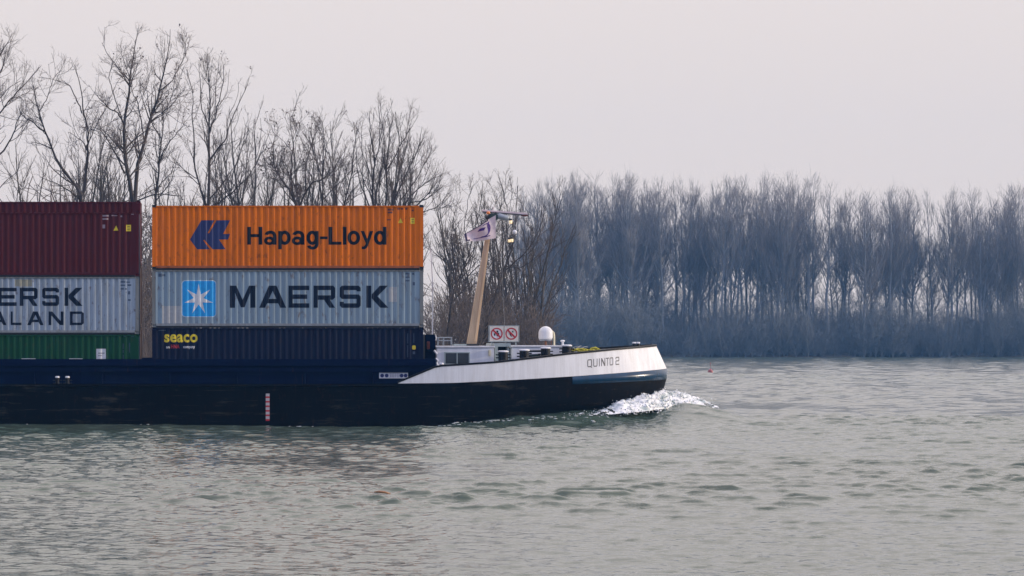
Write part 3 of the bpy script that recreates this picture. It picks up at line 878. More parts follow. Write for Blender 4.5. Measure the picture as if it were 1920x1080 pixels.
def build_container(name, X0, Y0, Z0, H, mat, label, group='shipping containers on the barge', bars=True, rail=None, low=None):
    W = 2.438
    root = empty(name, (X0 + CL / 2, Y0 + W / 2, Z0))
    tag(root, label, 'container', group)
    inv = Matrix.Translation((-CL / 2, -W / 2, 0))
    def put(nm, bm, m, parent=root, **k):
        bmesh.ops.transform(bm, matrix=inv, verts=bm.verts)
        return obj(nm, bm, m, parent, **k)
    P = 0.15
    fr, lo_ = [], []
    for x0 in (0.004, CL - 0.004 - P):
        for y0 in (0.004, W - 0.004 - 0.13):
            fr.append((x0, x0 + P, y0, y0 + 0.13, 0.118, H - 0.118))
    for y0 in (0.006, W - 0.006 - 0.06):
        fr.append((0.178, CL - 0.178, y0, y0 + 0.06, H - 0.095, H - 0.038))      # top side rail
        lo_.append((0.178, CL - 0.178, y0, y0 + 0.05, 0.055, 0.165))             # bottom side rail
    for x0 in (0.006, CL - 0.006 - 0.06):
        fr.append((x0, x0 + 0.06, 0.165, W - 0.165, H - 0.11, H - 0.022))
        fr.append((x0, x0 + 0.06, 0.165, W - 0.165, 0.012, 0.165))
    put('frame', boxes(fr), rail or mat)
    put('bottom_rail', boxes(lo_), low or mat, bevel=0.006)
    put('floor', box(0.19, CL - 0.19, 0.05, W - 0.05, -0.022, 0.11), M['dark_steel'])
    s = put('side_panel', strip_mesh(CORR, 0.165, H - 0.085, 'x', SIDE_Y, 1), mat)
    put('side_panel', strip_mesh(CORR, 0.165, H - 0.085, 'x', W - SIDE_Y, -1), mat)
    # roof: shallow corrugation across
    bm = bmesh.new(); prev = None
    x = 0.05; k = 0
    while x < CL - 0.04:
        for dx, dz in ((0.0, 0.0), (0.02, -0.02), (0.09, -0.02), (0.11, 0.0)):
            if x + dx > CL - 0.04: break
            cur = (bm.verts.new((x + dx, 0.07, H - 0.028 + dz)), bm.verts.new((x + dx, W - 0.07, H - 0.028 + dz)))
            if prev: bm.faces.new((prev[0], cur[0], cur[1], prev[1]))
            prev = cur
        x += 0.209
    bmesh.ops.recalc_face_normals(bm, faces=bm.faces)
    put('roof', bm, mat)
    # left end: corrugated wall; right end: two doors with bars
    ep = [(0.134, 0)]
    y = 0.18
    while y < W - 0.3:
        ep += [(y, 0), (y + 0.06, 0.04), (y + 0.16, 0.04), (y + 0.22, 0)]; y += 0.27
    ep.append((W - 0.134, 0))
    put('end_wall', strip_mesh(ep, 0.165, H - 0.11, 'y', 0.03, 1), mat)
    for a, b in ((0.14, W / 2 - 0.006), (W / 2 + 0.006, W - 0.14)):
        d = put('door', box(CL - 0.075, CL - 0.03, a, b, 0.17, H - 0.115), mat, bevel=0.004)
        if bars:
            br = bmesh.new()
            for yy in (a + 0.25, b - 0.25):
                add_tube(br, [(CL - 0.018, yy, 0.12), (CL - 0.018, yy, H - 0.07)], 0.018, 8)
                add_box(br, CL - 0.026, CL - 0.004, yy - 0.02, yy + 0.28, 1.05, 1.09)
            put('locking_bar', br, M['grey'], d)
    for x0 in (0.0, CL - 0.178):
        for y0 in (0.0, W - 0.162):
            for z0 in (0.0, H - 0.118):
                bm = box(x0, x0 + 0.178, y0, y0 + 0.162, z0, z0 + 0.118)
                # the slot of the casting, a dark recess
                f = [f for f in bm.faces if abs(f.normal.y) > 0.9 or True]
                bmesh.ops.recalc_face_normals(bm, faces=bm.faces)
                f = [q for q in bm.faces if q.normal.y < -0.9 or q.normal.x * (1 if x0 > 0 else -1) > 0.9]
                r = bmesh.ops.inset_individual(bm, faces=f, thickness=0.035, depth=-0.03)
                put('corner_casting', bm, M['dark_steel'] if mat is M['orange'] else (rail or mat))
    return root

CAST = {}
def face_marks(root, name, polys, mat, lift=0.004, cut=True, label=None):
    """flat outlines given in (x from the left end, z) are cut along the folds and laid on the corrugated side"""
    bm = bmesh.new()
    for p in polys:
        vs = [bm.verts.new((x, 0, z)) for x, z in p]
        try: bm.faces.new(vs)
        except ValueError: pass
    return _lay(root, name, bm, mat, lift, label)

def _lay(root, name, bm, mat, lift, label=None):
    bm.normal_update()
    bmesh.ops.triangulate(bm, faces=bm.faces[:], ngon_method='EAR_CLIP')
    xs = [v.co.x for v in bm.verts]
    lo, hi = min(xs), max(xs)
    for cx in CX:
        if lo < cx < hi:
            geom = bm.verts[:] + bm.edges[:] + bm.faces[:]
            bmesh.ops.bisect_plane(bm, geom=geom, plane_co=(cx, 0, 0), plane_no=(1, 0, 0), dist=1e-5)
    for v in bm.verts:
        v.co.y = corr_depth(v.co.x) - lift
    for f in bm.faces:
        f.normal_update()
        if f.normal.y > 0: f.normal_flip()
    bmesh.ops.translate(bm, vec=(-CL / 2, -2.438 / 2, 0), verts=bm.verts)
    return obj(name, bm, mat, root)

def text_bm(body, bold=0.0, spacing=1.0):
    cu = bpy.data.curves.new('lettering', 'FONT')
    cu.body = body
    cu.size = 1.0
    cu.offset = bold
    cu.space_character = spacing
    cu.resolution_u = 4
    o = bpy.data.objects.new('lettering', cu)
    COL.objects.link(o)
    dg = bpy.context.evaluated_depsgraph_get()
    me = bpy.data.meshes.new_from_object(o.evaluated_get(dg))
    bpy.data.objects.remove(o)
    bm = bmesh.new(); bm.from_mesh(me)
    bpy.data.meshes.remove(me); bpy.data.curves.remove(cu)
    return bm

def fit_text(bm, x0, x1, z0, z1, zcap=None):
    """scale the lettering into the box (x0..x1, z0..z1), in the plane y = 0"""
    xs = [v.co.x for v in bm.verts]; ys = [v.co.y for v in bm.verts]
    ax, bx, ay, by = min(xs), max(xs), min(ys), max(ys)
    for v in bm.verts:
        x = x0 + (v.co.x - ax) / (bx - ax) * (x1 - x0)
        z = z0 + (v.co.y - ay) / (by - ay) * (z1 - z0)
        v.co = (x, 0, z)
    return bm

def glyph(ch, s=0.2, t=0.18):
    """outlines in the unit square: s = upright stroke, t = level stroke"""
    h = 0.5
    if ch == 'M': return [[(0, 0), (0, 1), (s + .05, 1), (.5, .36), (.95 - s, 1), (1, 1), (1, 0), (1 - s, 0), (1 - s, .68), (.57, .02), (.43, .02), (s, .68), (s, 0)]]
    if ch == 'A':
        L = [(0, 0), (.36, 1), (h, 1), (h, .76), (.36, .40), (h, .40), (h, .40 - t), (.30, .40 - t), (s + .01, 0)]
        return [L, [(1 - x, y) for x, y in L][::-1]]
    if ch == 'E': return [[(0, 0), (0, 1), (1, 1), (1, 1 - t), (s, 1 - t), (s, h + t / 2), (.9, h + t / 2), (.9, h - t / 2), (s, h - t / 2), (s, t), (1, t), (1, 0)]]
    if ch == 'R':
        return [[(0, 0), (s, 0), (s, .36), (0, .36)], [(.48, .36), (.74, 0), (1, 0), (.76, .36)],
                [(0, .36), (h, .36), (h, .36 + t), (s, .36 + t), (s, 1 - t), (h, 1 - t), (h, 1), (0, 1)],
                [(h, .36), (.88, .36), (1, .46), (1, .9), (.9, 1), (h, 1), (h, 1 - t), (1 - s, 1 - t), (1 - s, .36 + t), (h, .36 + t)]]
    if ch == 'S':
        m0, m1 = h - t / 2, h + t / 2
        return [[(.1, 0), (.9, 0), (1, .1), (1, m1 - .1), (.9, m1), (s, m1), (s, 1 - t), (1 - s, 1 - t), (1 - s, .74), (1, .74), (1, .9), (.9, 1), (.1, 1), (0, .9), (0, m0 + .1), (.1, m0),
                 (1 - s, m0), (1 - s, t), (s, t), (s, .27), (0, .27), (0, .1)]]
    if ch == 'K': return [[(0, 0), (s, 0), (s, 1), (0, 1)], [(s + .02, .43), (.72 - s / 2 + .02, 0), (1, 0), (.50, .52), (.98, 1), (.72 - s / 2, 1), (s + .02, .60)]]
    if ch == 'L': return [[(0, 0), (0, 1), (s, 1), (s, t), (1, t), (1, 0)]]
    if ch == 'N': return [[(0, 0), (0, 1), (s + .05, 1), (1 - s, .30), (1 - s, 1), (1, 1), (1, 0), (.95 - s, 0), (s, .70), (s, 0)]]
    if ch in 'DOQ':
        c = .14
        cl = 0 if ch == 'D' else c
        out = [[(cl, 0), (h, 0), (h, t), (s, t), (s, 1 - t), (h, 1 - t), (h, 1), (cl, 1), (0, 1 - cl), (0, cl)],
               [(h, 0), (1 - c, 0), (1, c), (1, 1 - c), (1 - c, 1), (h, 1), (h, 1 - t), (1 - s, 1 - t), (1 - s, t), (h, t)]]
        if ch == 'Q': out.append([(.55, .12), (.72, .16), (1.06, -.10), (.86, -.10)])
        return out
    if ch == 'U': return [[(0, 1), (0, .14), (.14, 0), (.86, 0), (1, .14), (1, 1), (1 - s, 1), (1 - s, t), (s, t), (s, 1)]]
    if ch == 'I': return [[(0, 0), (0, 1), (1, 1), (1, 0)]]
    if ch == 'T': return [[(0, 1), (0, 1 - t), (h - s / 2, 1 - t), (h - s / 2, 0), (h + s / 2, 0), (h + s / 2, 1 - t), (1, 1 - t), (1, 1)]]
    if ch == '2':
        m0, m1 = h - t / 2, h + t / 2
        return [[(0, 0), (1, 0), (1, t), (s, t), (s, m0), (.9, m0), (1, m0 + .1), (1, .9), (.9, 1), (.1, 1), (0, .9), (0, .72), (s, .72), (s, 1 - t), (1 - s, 1 - t), (1 - s, m1), (.1, m1), (0, m1 - .1)]]
    raise KeyError(ch)

def place_glyph(ch, x0, x1, z0, z1, s=0.2, t=0.18):
    return [[(x0 + a * (x1 - x0), z0 + b * (z1 - z0)) for a, b in p] for p in glyph(ch, s, t)]

YC = 120.0                # near face of the front containers
ZB = 1.419
SC = F / YC               # photo pixels per metre on that face
XR0 = WX(285.0, YC)       # left end of the right stack
XL0 = WX(260.5, YC) - CL  # left end of the left stack
H20, H96 = 2.591, 2.896
GAP = 0.004

z1 = ZB; z2 = z1 + H96 + GAP; z3 = z2 + H20 + GAP
c_navy = build_container('shipping_container', XR0, YC, z1, H96, M['navy'], 'dark navy container with yellow lettering, lowest of the stack nearest the mast')
c_star = build_container('shipping_container', XR0, YC, z2, H20, M['grey_blue'], 'pale blue grey container with a white star emblem, under the orange container', low=M['rail_grey'], rail=M['post_dirty'])
c_org = build_container('shipping_container', XR0, YC, z3, H96, M['orange'], 'bright orange container with a dark blue emblem, topmost of the stack nearest the mast', low=M['rail_red'])
y1 = ZB; y2 = y1 + H20 + GAP; y3 = y2 + H20 + GAP
c_grn = build_container('shipping_container', XL0, YC, y1, H20, M['green'], 'dark green container with a white placard, lowest of the stack at left edge')
c_sea = build_container('shipping_container', XL0, YC, y2, H20, M['pale_grey'], 'pale stained container with two rows of dark letters, under the maroon one', low=M['rail_grey'], rail=M['post_dirty'])
c_mar = build_container('shipping_container', XL0, YC, y3, H96, M['maroon'], 'maroon container with yellow stickers, topmost of the front stack at left edge')
# second row behind the left stack: its top peeps over the front one
Y2 = YC + 2.438 + 0.06
build_container('shipping_container', XL0, Y2, ZB, H96, M['brown'], 'brown lowest container of the second row, a sliver in the gap beside the green one', bars=False)
build_container('shipping_container', XL0, Y2, ZB + H96 + GAP, H96, M['brown'], 'brown middle container of the second row, a sliver in the gap beside the pale one', bars=False)
build_container('shipping_container', XL0, Y2, ZB + 2 * (H96 + GAP), H96, M['maroon'], 'maroon container of the second row, only its top strip showing above the front maroon one', bars=False)

def cx_r(px): return WX(px, YC) - XR0
def cx_l(px): return WX(px, YC) - XL0
def cz(py, zb): return WZ(py, YC) - zb

# orange: emblem and lettering
em = [(612, 562), (765, 305), (940, 305), (846, 478), (872, 474), (968, 305), (1148, 305), (1055, 488), (1148, 488), (1120, 562), (1000, 562), (1088, 692), (915, 692), (806, 566), (788, 572), (880, 692), (708, 692)]
face_marks(c_org, 'emblem', [[(cx_r(270 + x / 7.111), cz(370 + y / 7.111, z3)) for x, y in em]], M['mark_blue'])
def arc_strip(cx_, cy_, rx, ry, t, a0, a1, n=18, tx=None):
    """part of an elliptical ring as quads; photo pixels, y down, angles counter-clockwise as seen"""
    tx = tx or t
    out = []
    for k in range(n):
        a, b = R(a0 + (a1 - a0) * k / n), R(a0 + (a1 - a0) * (k + 1) / n)
        P_ = lambda r1_, r2_, q: (cx_ + r1_ * math.cos(q), cy_ - r2_ * math.sin(q))
        out.append([P_(rx, ry, a), P_(rx, ry, b), P_(rx - tx, ry - t, b), P_(rx - tx, ry - t, a)])
    return out
def bar_px(a, b, c, d): return [(a, b), (c, b), (c, d), (a, d)]
XH, BL = 432.3, 459.2
def ring_px(x0, x1, t=6.9, a0=0, a1=360): return arc_strip((x0 + x1) / 2, (XH + BL) / 2, (x1 - x0) / 2, (BL - XH) / 2, t - 0.8, a0, a1, 30, t)
rounds, stems = [], []
stems += [bar_px(463.8, 425.2, 470.3, 458.7), bar_px(485.0, 425.2, 491.6, 458.7), bar_px(470.3, 438.8, 485.0, 444.6)]
for x0, x1 in ((495.0, 518.4), (547.2, 570.8)):
    stems.append(bar_px(x1 - 6.2, 441.5, x1 - 0.2, 458.8))
    rounds += arc_strip((x0 + x1) / 2 + 0.3, 441.5, (x1 - x0) / 2 - 0.5, 441.5 - XH, 6.0, -2, 168, 18, 6.8)
    rounds += arc_strip(x0 + 10.2, 451.4, 10.2, 8.1, 5.4, 0, 360, 26, 6.2)
stems.append(bar_px(522.0, 433.0, 528.0, 467.4)); rounds += ring_px(522.4, 545.2)
stems.append(bar_px(591.2, 433.0, 597.2, 459.0)); rounds += ring_px(574.6, 596.8); rounds += arc_strip(586.2, 458.6, 11.0, 9.4, 5.7, -165, 0, 18, 6.8)
stems.append(bar_px(600.2, 443.2, 614.0, 448.4))
stems += [bar_px(616.2, 425.2, 623.0, 453.2), bar_px(616.2, 453.2, 640.0, 458.8), bar_px(643.2, 425.2, 649.4, 458.8)]
rounds += ring_px(651.4, 675.4)
stems.append([(676.6, 433.0), (683.2, 433.0), (691.6, 456.5), (686.4, 458.6)])
rounds.append([(693.4, 433.0), (699.9, 433.0), (690.6, 459.6), (687.4, 465.4), (683.5, 467.4), (678.2, 467.2), (678.2, 462.2), (682.3, 462.0), (684.8, 459.0)])
stems.append(bar_px(718.2, 425.2, 724.4, 458.8)); rounds += ring_px(701.0, 723.8)
stems = [[(x + (0.35 if x > sum(q[0] for q in p) / len(p) else -0.35), y) for x, y in p] for p in stems]
to_face = lambda polys: [[(cx_r(x), cz(y, z3)) for x, y in p] for p in polys]
face_marks(c_org, 'lettering', to_face(rounds), M['mark_black'], 0.004)
face_marks(c_org, 'lettering', to_face(stems), M['mark_black'], 0.006)

def rects(lst): return [[(a, c), (b, c), (b, d), (a, d)] for a, b, c, d in lst]
def mark_px(root, name, zb, fx, lst, mat, lift=0.004):
    """small painted marks given as photo rectangles"""
    return face_marks(root, name, rects([(fx(a), fx(b), cz(d, zb), cz(c, zb)) for a, c, b, d in lst]), mat, lift)

mark_px(c_org, 'number_marking', z3, cx_r, [(727, 391, 733, 395), (734, 391, 738, 395), (727, 396.5, 736, 400), (745, 390, 750, 393), (752, 390, 756, 393), (760, 390, 764, 393), (772, 393, 776, 396), (726, 411, 733, 413)], M['mark_brown'])
def tri(px_, py_, s, zb, fx): return [[(fx(px_ - s), cz(py_ + s, zb)), (fx(px_ + s), cz(py_ + s, zb)), (fx(px_), cz(py_ - s, zb))]]
face_marks(c_org, 'warning_triangle', tri(751, 413.5, 4.5, z3, cx_r), M['mark_yellow'])
mark_px(c_org, 'yellow_sticker', z3, cx_r, [(770, 408.5, 777.5, 419.5)], M['mark_yellow'])
mark_px(c_org, 'yellow_sticker_print', z3, cx_r, [(771.5, 411, 776, 412.3), (771.5, 415.3, 776, 416.4)], M['mark_brown'], 0.007)
# maroon
mark_px(c_mar, 'number_marking', y3, cx_l, [(192, 403, 204, 406), (209, 403, 213, 405), (214, 403.5, 220, 405), (226, 404, 229, 407), (192, 409, 203, 412), (192, 421, 197, 428), (246, 400.5, 251, 402.5)], M['mark_lilac'])
face_marks(c_mar, 'warning_triangle', tri(217.5, 427.5, 4.6, y3, cx_l), M['mark_yellow'])
mark_px(c_mar, 'yellow_sticker', y3, cx_l, [(236.5, 421.5, 245.5, 433.5)], M['mark_yellow'])
mark_px(c_mar, 'yellow_sticker_print', y3, cx_l, [(238.5, 424.5, 243.5, 425.8), (238.5, 429, 243.5, 430.2)], M['mark_brown'], 0.007)
# star container
polys = []
for ch, a, b in (('M', 431, 479), ('A', 486, 536.5), ('E', 541, 580), ('R', 588, 628.5), ('S', 637, 676.5), ('K', 687, 728.5)):
    polys += place_glyph(ch, cx_r(a), cx_r(b), cz(577, z2), cz(535.5, z2), 0.20 if ch != 'K' else 0.22, 0.20)
face_marks(c_star, 'lettering', polys, M['mark_navy'])
def rounded(x0, x1, z0, z1, r, n=6):
    out = []
    for cx_, cz_, a0 in ((x1 - r, z1 - r, 0), (x0 + r, z1 - r, 90), (x0 + r, z0 + r, 180), (x1 - r, z0 + r, 270)):
        for k in range(n + 1):
            a = R(a0 + 90 * k / n)
            out.append((cx_ + r * math.cos(a), cz_ + r * math.sin(a)))
    return out
e_x0, e_x1, e_z0, e_z1 = cx_r(340.5), cx_r(405.5), cz(594.5, z2), cz(525.5, z2)
face_marks(c_star, 'emblem_border', [rounded(e_x0, e_x1, e_z0, e_z1, 0.16)], M['grey_blue'] if False else plain('pale emblem border', (0.45, 0.58, 0.66), 0.5), 0.003)
bd = 0.03
face_marks(c_star, 'emblem', [rounded(e_x0 + bd, e_x1 - bd, e_z0 + bd, e_z1 - bd, 0.14)], M['mark_sky'], 0.006)
st = []
scx, scz = cx_r(372.5), cz(561, z2)
for k in range(14):
    a = R(90 + k * 360 / 14)
    rr = (0.70 if k % 2 == 0 else 0.235)
    st.append((scx + rr * math.cos(a) * 0.95, scz + rr * math.sin(a)))
face_marks(c_star, 'emblem_star', [st], M['mark_white'], 0.009)
mark_px(c_star, 'number_marking', z2, cx_r, [(760.5, 512, 768, 514.5), (760.5, 518.5, 768, 521), (760.5, 525, 768, 527.5), (773, 512, 777, 515), (774, 529, 778, 535), (297, 513, 303, 519), (304, 514, 310, 518)], M['mark_greyblue'])
mark_px(c_star, 'repair_patch', z2, cx_r, [(304, 573.5, 341, 606)], M['patch'], 0.002)
mark_px(c_star, 'repair_patch', z2, cx_r, [(729, 538, 744.5, 566)], M['patch'], 0.0022)
# two-row container
polys = []
for ch, a, b in (('M', -92, -53), ('A', -49, -7), ('E', -4, 31), ('R', 37, 70.5), ('S', 79, 110.5), ('K', 121, 155)):
    polys += place_glyph(ch, cx_l(a), cx_l(b), cz(573.5, y2), cz(539.5, y2), 0.20, 0.20)
for ch, a, b in (('S', -93, -65), ('E', -58, -33), ('A', -18, 12), ('L', 20, 40), ('A', 51, 81.5), ('N', 91, 119), ('D', 131, 157)):
    polys += place_glyph(ch, cx_l(a), cx_l(b), cz(609.5, y2), cz(584, y2), 0.19, 0.18)
face_marks(c_sea, 'lettering', polys, M['mark_navy'])
mark_px(c_sea, 'number_marking', y2, cx_l, [(226, 527, 235, 530), (237, 528, 244, 530), (226, 533.5, 235, 536), (239, 533, 246, 536), (226, 540, 232, 543), (234, 540.5, 238, 543), (240, 546, 244, 552), (240, 561, 245, 564)], M['mark_greyblue'])
mark_px(c_sea, 'repair_patch', y2, cx_l, [(28, 524, 60, 537)], plain('yellowed paint patch', (0.27, 0.26, 0.19), 0.6), 0.002)
# navy container
bm = fit_text(text_bm('seaco', 0.028, 1.04), cx_r(308), cx_r(370.5), cz(642, z1), cz(626.5, z1))
_lay(c_navy, 'lettering', bm, M['mark_yellow'], 0.004)
for body, a, b, c, d, mt in (('an', 311.5, 318, 653.2, 649.5, 'mark_white'), ('HNA', 320.5, 336.5, 653.2, 646, 'mark_red'), ('company', 343.5, 365.5, 654.5, 649, 'mark_white')):
    _lay(c_navy, 'small_lettering', fit_text(text_bm(body, 0.03, 1.05), cx_r(a), cx_r(b), cz(c, z1), cz(d, z1)), M[mt], 0.004)
mark_px(c_navy, 'number_marking', z1, cx_r, [(297, 618.5, 311, 620), (776, 616, 779, 617.5), (781, 616, 783, 617.5), (785, 616, 787, 617.5), (764, 625, 765.2, 644), (764, 647, 765.2, 670), (775.5, 625, 776.6, 643), (774, 659, 778.5, 664)], M['mark_greyblue'])
face_marks(c_navy, 'yellow_sticker', [rounded(cx_r(772.8), cx_r(779.5), cz(655.5, z1), cz(647.5, z1), 0.06)], M['mark_yellow'])
# green container
mark_px(c_grn, 'placard', y1, cx_l, [(180.5, 654, 198.5, 673.5)], M['mark_white'])
mark_px(c_grn, 'placard_print', y1, cx_l, [(184, 661.5, 196, 662.7), (184, 666.5, 191, 667.4)], M['mark_navy'], 0.007)
mark_px(c_grn, 'number_marking', y1, cx_l, [(230.3, 644, 231.7, 654), (230.3, 656, 231.7, 662), (230.3, 665, 231.7, 673), (242.3, 643, 243.7, 661), (232, 630, 236, 631.3), (246, 630, 251, 631.3)], M['mark_greyblue'])

# ------------------------------------------------------------------ barge
HB, CY = 5.7, 124.5          # half beam, centreline
YN = CY - HB                 # near side
XB0 = 8.5                    # where the sides start to close in
XS = -72.0                   # stern
barge = empty('cargo_barge', (0, CY, 0))
tag(barge, 'long dark inland cargo barge with white bow, painted sky-sheen band and folded tan mast', 'barge')

def put(nm, bm, m, parent=None, smooth=False, bevel=0.0):
    """meshes are written in world coordinates and hung under the barge"""
    p = parent or barge
    o = p
    off = Vector((0, 0, 0))
    while o is not None:
        off += o.location; o = o.parent
    bmesh.ops.translate(bm, vec=-off, verts=bm.verts)
    return obj(nm, bm, m, p, smooth, bevel)

def tab(pts):
    xs = [WX(px, Y) for px, py, Y in pts]; zs = [WZ(py, Y) for px, py, Y in pts]
    return lambda X: float(np.interp(X, xs, zs))
z_knuckle = tab([(-3000, 719.5, 118.8), (700, 719.5, 118.8), (850, 718, 118.8), (960, 712.5, 119.2), (1070, 705.5, 120.2), (1170, 697.5, 122.0), (1249, 690, 124.5)])
z_band = tab([(-3000, 736, 118.8), (850, 734, 118.8), (1070, 720.5, 120.2), (1170, 715.5, 122.0), (1249, 710.5, 124.5)])
z_top = tab([(745, 719, 118.8), (820, 688, 118.8), (930, 681, 119.0), (1070, 664.5, 120.2), (1150, 656.5, 121.6), (1229, 649, 124.5)])
TIP_K, TIP_T = WX(1248, 124.3), WX(1229, 124.3)
LEV = [(TIP_K, z_knuckle), (TIP_K, z_band), (TIP_K - 0.12, lambda X: max(0.95, z_band(X) - 0.42)), (TIP_K - 0.55, lambda X: 0.80), (18.4, lambda X: 0.30), (15.0, lambda X: -0.3), (11.5, lambda X: -1.6)]

def lev_pt(v, tip, zf, side=-1, inset=0.0):
    """v < 0: metres aft of the shoulder; 0..1 round the bow"""
    if v <= 0: X, b = XB0 + v, HB
    else:
        a = v * math.pi / 2
        X, b = XB0 + (tip - XB0) * math.sin(a) ** 0.97, HB * max(math.cos(a), 0.0) ** 0.86
    zz = zf(X)
    if inset:
        X = X - inset * (math.sin(max(v, 0) * math.pi / 2)); b = max(0.0, b - inset * math.cos(max(v, 0) * math.pi / 2))
    return (X, CY + side * b, zz)

VS = [XS - XB0] + [float(x) - XB0 for x in range(-70, 8, 3)] + [0.0] + [k / 44 for k in range(1, 45)]
def loft(rows_fn, vs, nrow):
    bm = bmesh.new()
    for side in (-1, 1):
        prev = None
        for v in vs:
            cur = [bm.verts.new(rows_fn(v, r, side)) for r in range(nrow)]
            if prev:
                for r in range(nrow - 1):
                    try: bm.faces.new((prev[r], cur[r], cur[r + 1], prev[r + 1]) if side < 0 else (prev[r], prev[r + 1], cur[r + 1], cur[r]))
                    except ValueError: pass
            prev = cur
    return bm
bm = loft(lambda v, r, s: lev_pt(v, LEV[r][0], LEV[r][1], s), VS, len(LEV))
# transom and bottom
a = [bm.verts.new((XS, CY - HB, 1.7)), bm.verts.new((XS, CY + HB, 1.7)), bm.verts.new((XS, CY + HB, -1.6)), bm.verts.new((XS, CY - HB, -1.6))]
bm.faces.new(a)
bmesh.ops.remove_doubles(bm, verts=bm.verts, dist=1e-3)
bmesh.ops.recalc_face_normals(bm, faces=bm.faces)
hull = put('hull', bm, M['hull'], smooth=True)
hull.data.set_sharp_from_angle(angle=R(35))
# strip round the bow, sky reflection painted on as blue, standing 12 mm proud
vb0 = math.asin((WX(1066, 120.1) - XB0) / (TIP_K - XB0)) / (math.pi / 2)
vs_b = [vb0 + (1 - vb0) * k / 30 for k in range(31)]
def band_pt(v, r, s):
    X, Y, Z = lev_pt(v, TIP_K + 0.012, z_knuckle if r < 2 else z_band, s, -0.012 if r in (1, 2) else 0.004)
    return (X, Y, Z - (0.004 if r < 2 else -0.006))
put('bow_sky_sheen', loft(band_pt, vs_b, 4), M['sky_sheen'], smooth=True)

# white bulwark with thickness
v_s = WX(747, 118.8) - XB0
vs_w = [v_s, v_s + 0.4, v_s + 0.9, v_s + 1.3, WX(820, 118.8) - XB0 if WX(820, 118.8) < XB0 else v_s + 1.31] 
vs_w = [v_s + k * (0 - v_s) / 4 for k in range(5)] + [k / 60 for k in range(1, 61)]
def bul_pt(v, w, s=-1, inset=0.0):
    a = Vector(lev_pt(v, TIP_K, z_knuckle, s, inset)); b = Vector(lev_pt(v, TIP_T, z_top, s, inset))
    if v <= 0.0: b.x = a.x
    p = a.lerp(b, w)
    return p
def bul_row(v, r, s):
    p = bul_pt(v, (0, 0.5, 1, 1, 0)[r], s, (-0.008, -0.008, -0.008, 0.09, 0.09)[r])
    return p
put('bulwark', loft(bul_row, vs_w, 5), M['white'], smooth=True).data.set_sharp_from_angle(angle=R(35))
# dark cap rail on the bulwark
def cap_row(v, r, s):
    p = bul_pt(v, 1.0, s, (-0.03, -0.03, 0.12, 0.12, -0.03)[r])
    return (p.x, p.y, p.z + (0.004, 0.085, 0.085, 0.004, 0.004)[r])
put('cap_rail', loft(cap_row, vs_w, 5), M['black'])
# decks
bm = bmesh.new()
ring = [lev_pt(v, TIP_K, z_knuckle, -1, 0.1) for v in [v_s] + [k / 20 for k in range(0, 21)]] + [lev_pt(v, TIP_K, z_knuckle, 1, 0.1) for v in [k / 20 for k in range(19, -1, -1)] + [v_s]]
bm.faces.new([bm.verts.new((p[0], p[1], p[2] + 0.08)) for p in ring])
bmesh.ops.triangulate(bm, faces=bm.faces[:])
put('foredeck', bm, M['deck'])
put('side_deck', boxes([(XS, 8.9, YN + 0.02, YN + 0.85, 1.64, 1.775), (XS, 8.9, CY + HB - 0.85, CY + HB - 0.02, 1.64, 1.775)]), M['coaming'])
put('hold_floor', box(XS + 4, 9.6, YN + 1.0, CY + HB - 1.0, 1.30, ZB - 0.03), M['deck'])
# hatch coaming: upright plate, lip, hand-grab line and brackets
ya = YN + 0.85
XE = WX(816, ya)
zc = WZ(673, ya)
lst = [(XS, XE, ya, ya + 0.04, 1.776, zc - 0.02), (XS, XE, CY + HB - 0.89, CY + HB - 0.85, 1.776, zc - 0.02), (XE - 0.04, XE, ya + 0.041, CY + HB - 0.9, 1.75, zc - 0.021), (XS, XS + 0.04, ya + 0.041, CY + HB - 0.9, 1.75, zc - 0.021)]
put('hatch_coaming', boxes(lst), M['coaming'])
put('coaming_lip', boxes([(XS, XE + 0.02, ya - 0.20, ya + 0.05, WZ(686, ya), zc), (XS, XE, ya - 0.12, ya - 0.002, WZ(697.5, ya), WZ(688, ya)),
                          (XS, XE + 0.02, CY + HB - 0.9, CY + HB - 0.65, WZ(686, ya), zc)]), M['coaming'], bevel=0.012)
px = 65.0 - 127 * 18
while px < 800:
    bm = bmesh.new()
    x = WX(px, ya)
    v = [bm.verts.new(p) for p in ((x - 0.025, ya - 0.003, 1.778), (x - 0.025, ya - 0.22, 1.778), (x - 0.025, ya - 0.115, WZ(699, ya)), (x - 0.025, ya - 0.003, WZ(699, ya)))]
    w = [bm.verts.new((q.co.x + 0.05, q.co.y, q.co.z)) for q in v]
    bm.faces.new(v); bm.faces.new(w[::-1])
    for k in range(4): bm.faces.new((v[k], w[k], w[(k + 1) % 4], v[(k + 1) % 4]))
    bmesh.ops.recalc_face_normals(bm, faces=bm.faces)
    put('coaming_bracket', bm, M['coaming'])
    px += 127
# long weld seam / rubbing line on the hull side
put('rubbing_bar', tube([(XS, YN - 0.02, 1.70), (WX(745, YN), YN - 0.02, 1.70)], 0.045, 8), M['hull'])
# pale edges on the lip left of the placard
put('lip_scrape', boxes([(WX(41, ya), WX(67, ya), ya - 0.203, ya - 0.15, zc + 0.002, zc + 0.02), (WX(130, ya), WX(155, ya), ya - 0.203, ya - 0.15, zc + 0.002, zc + 0.02)]), M['cap'])

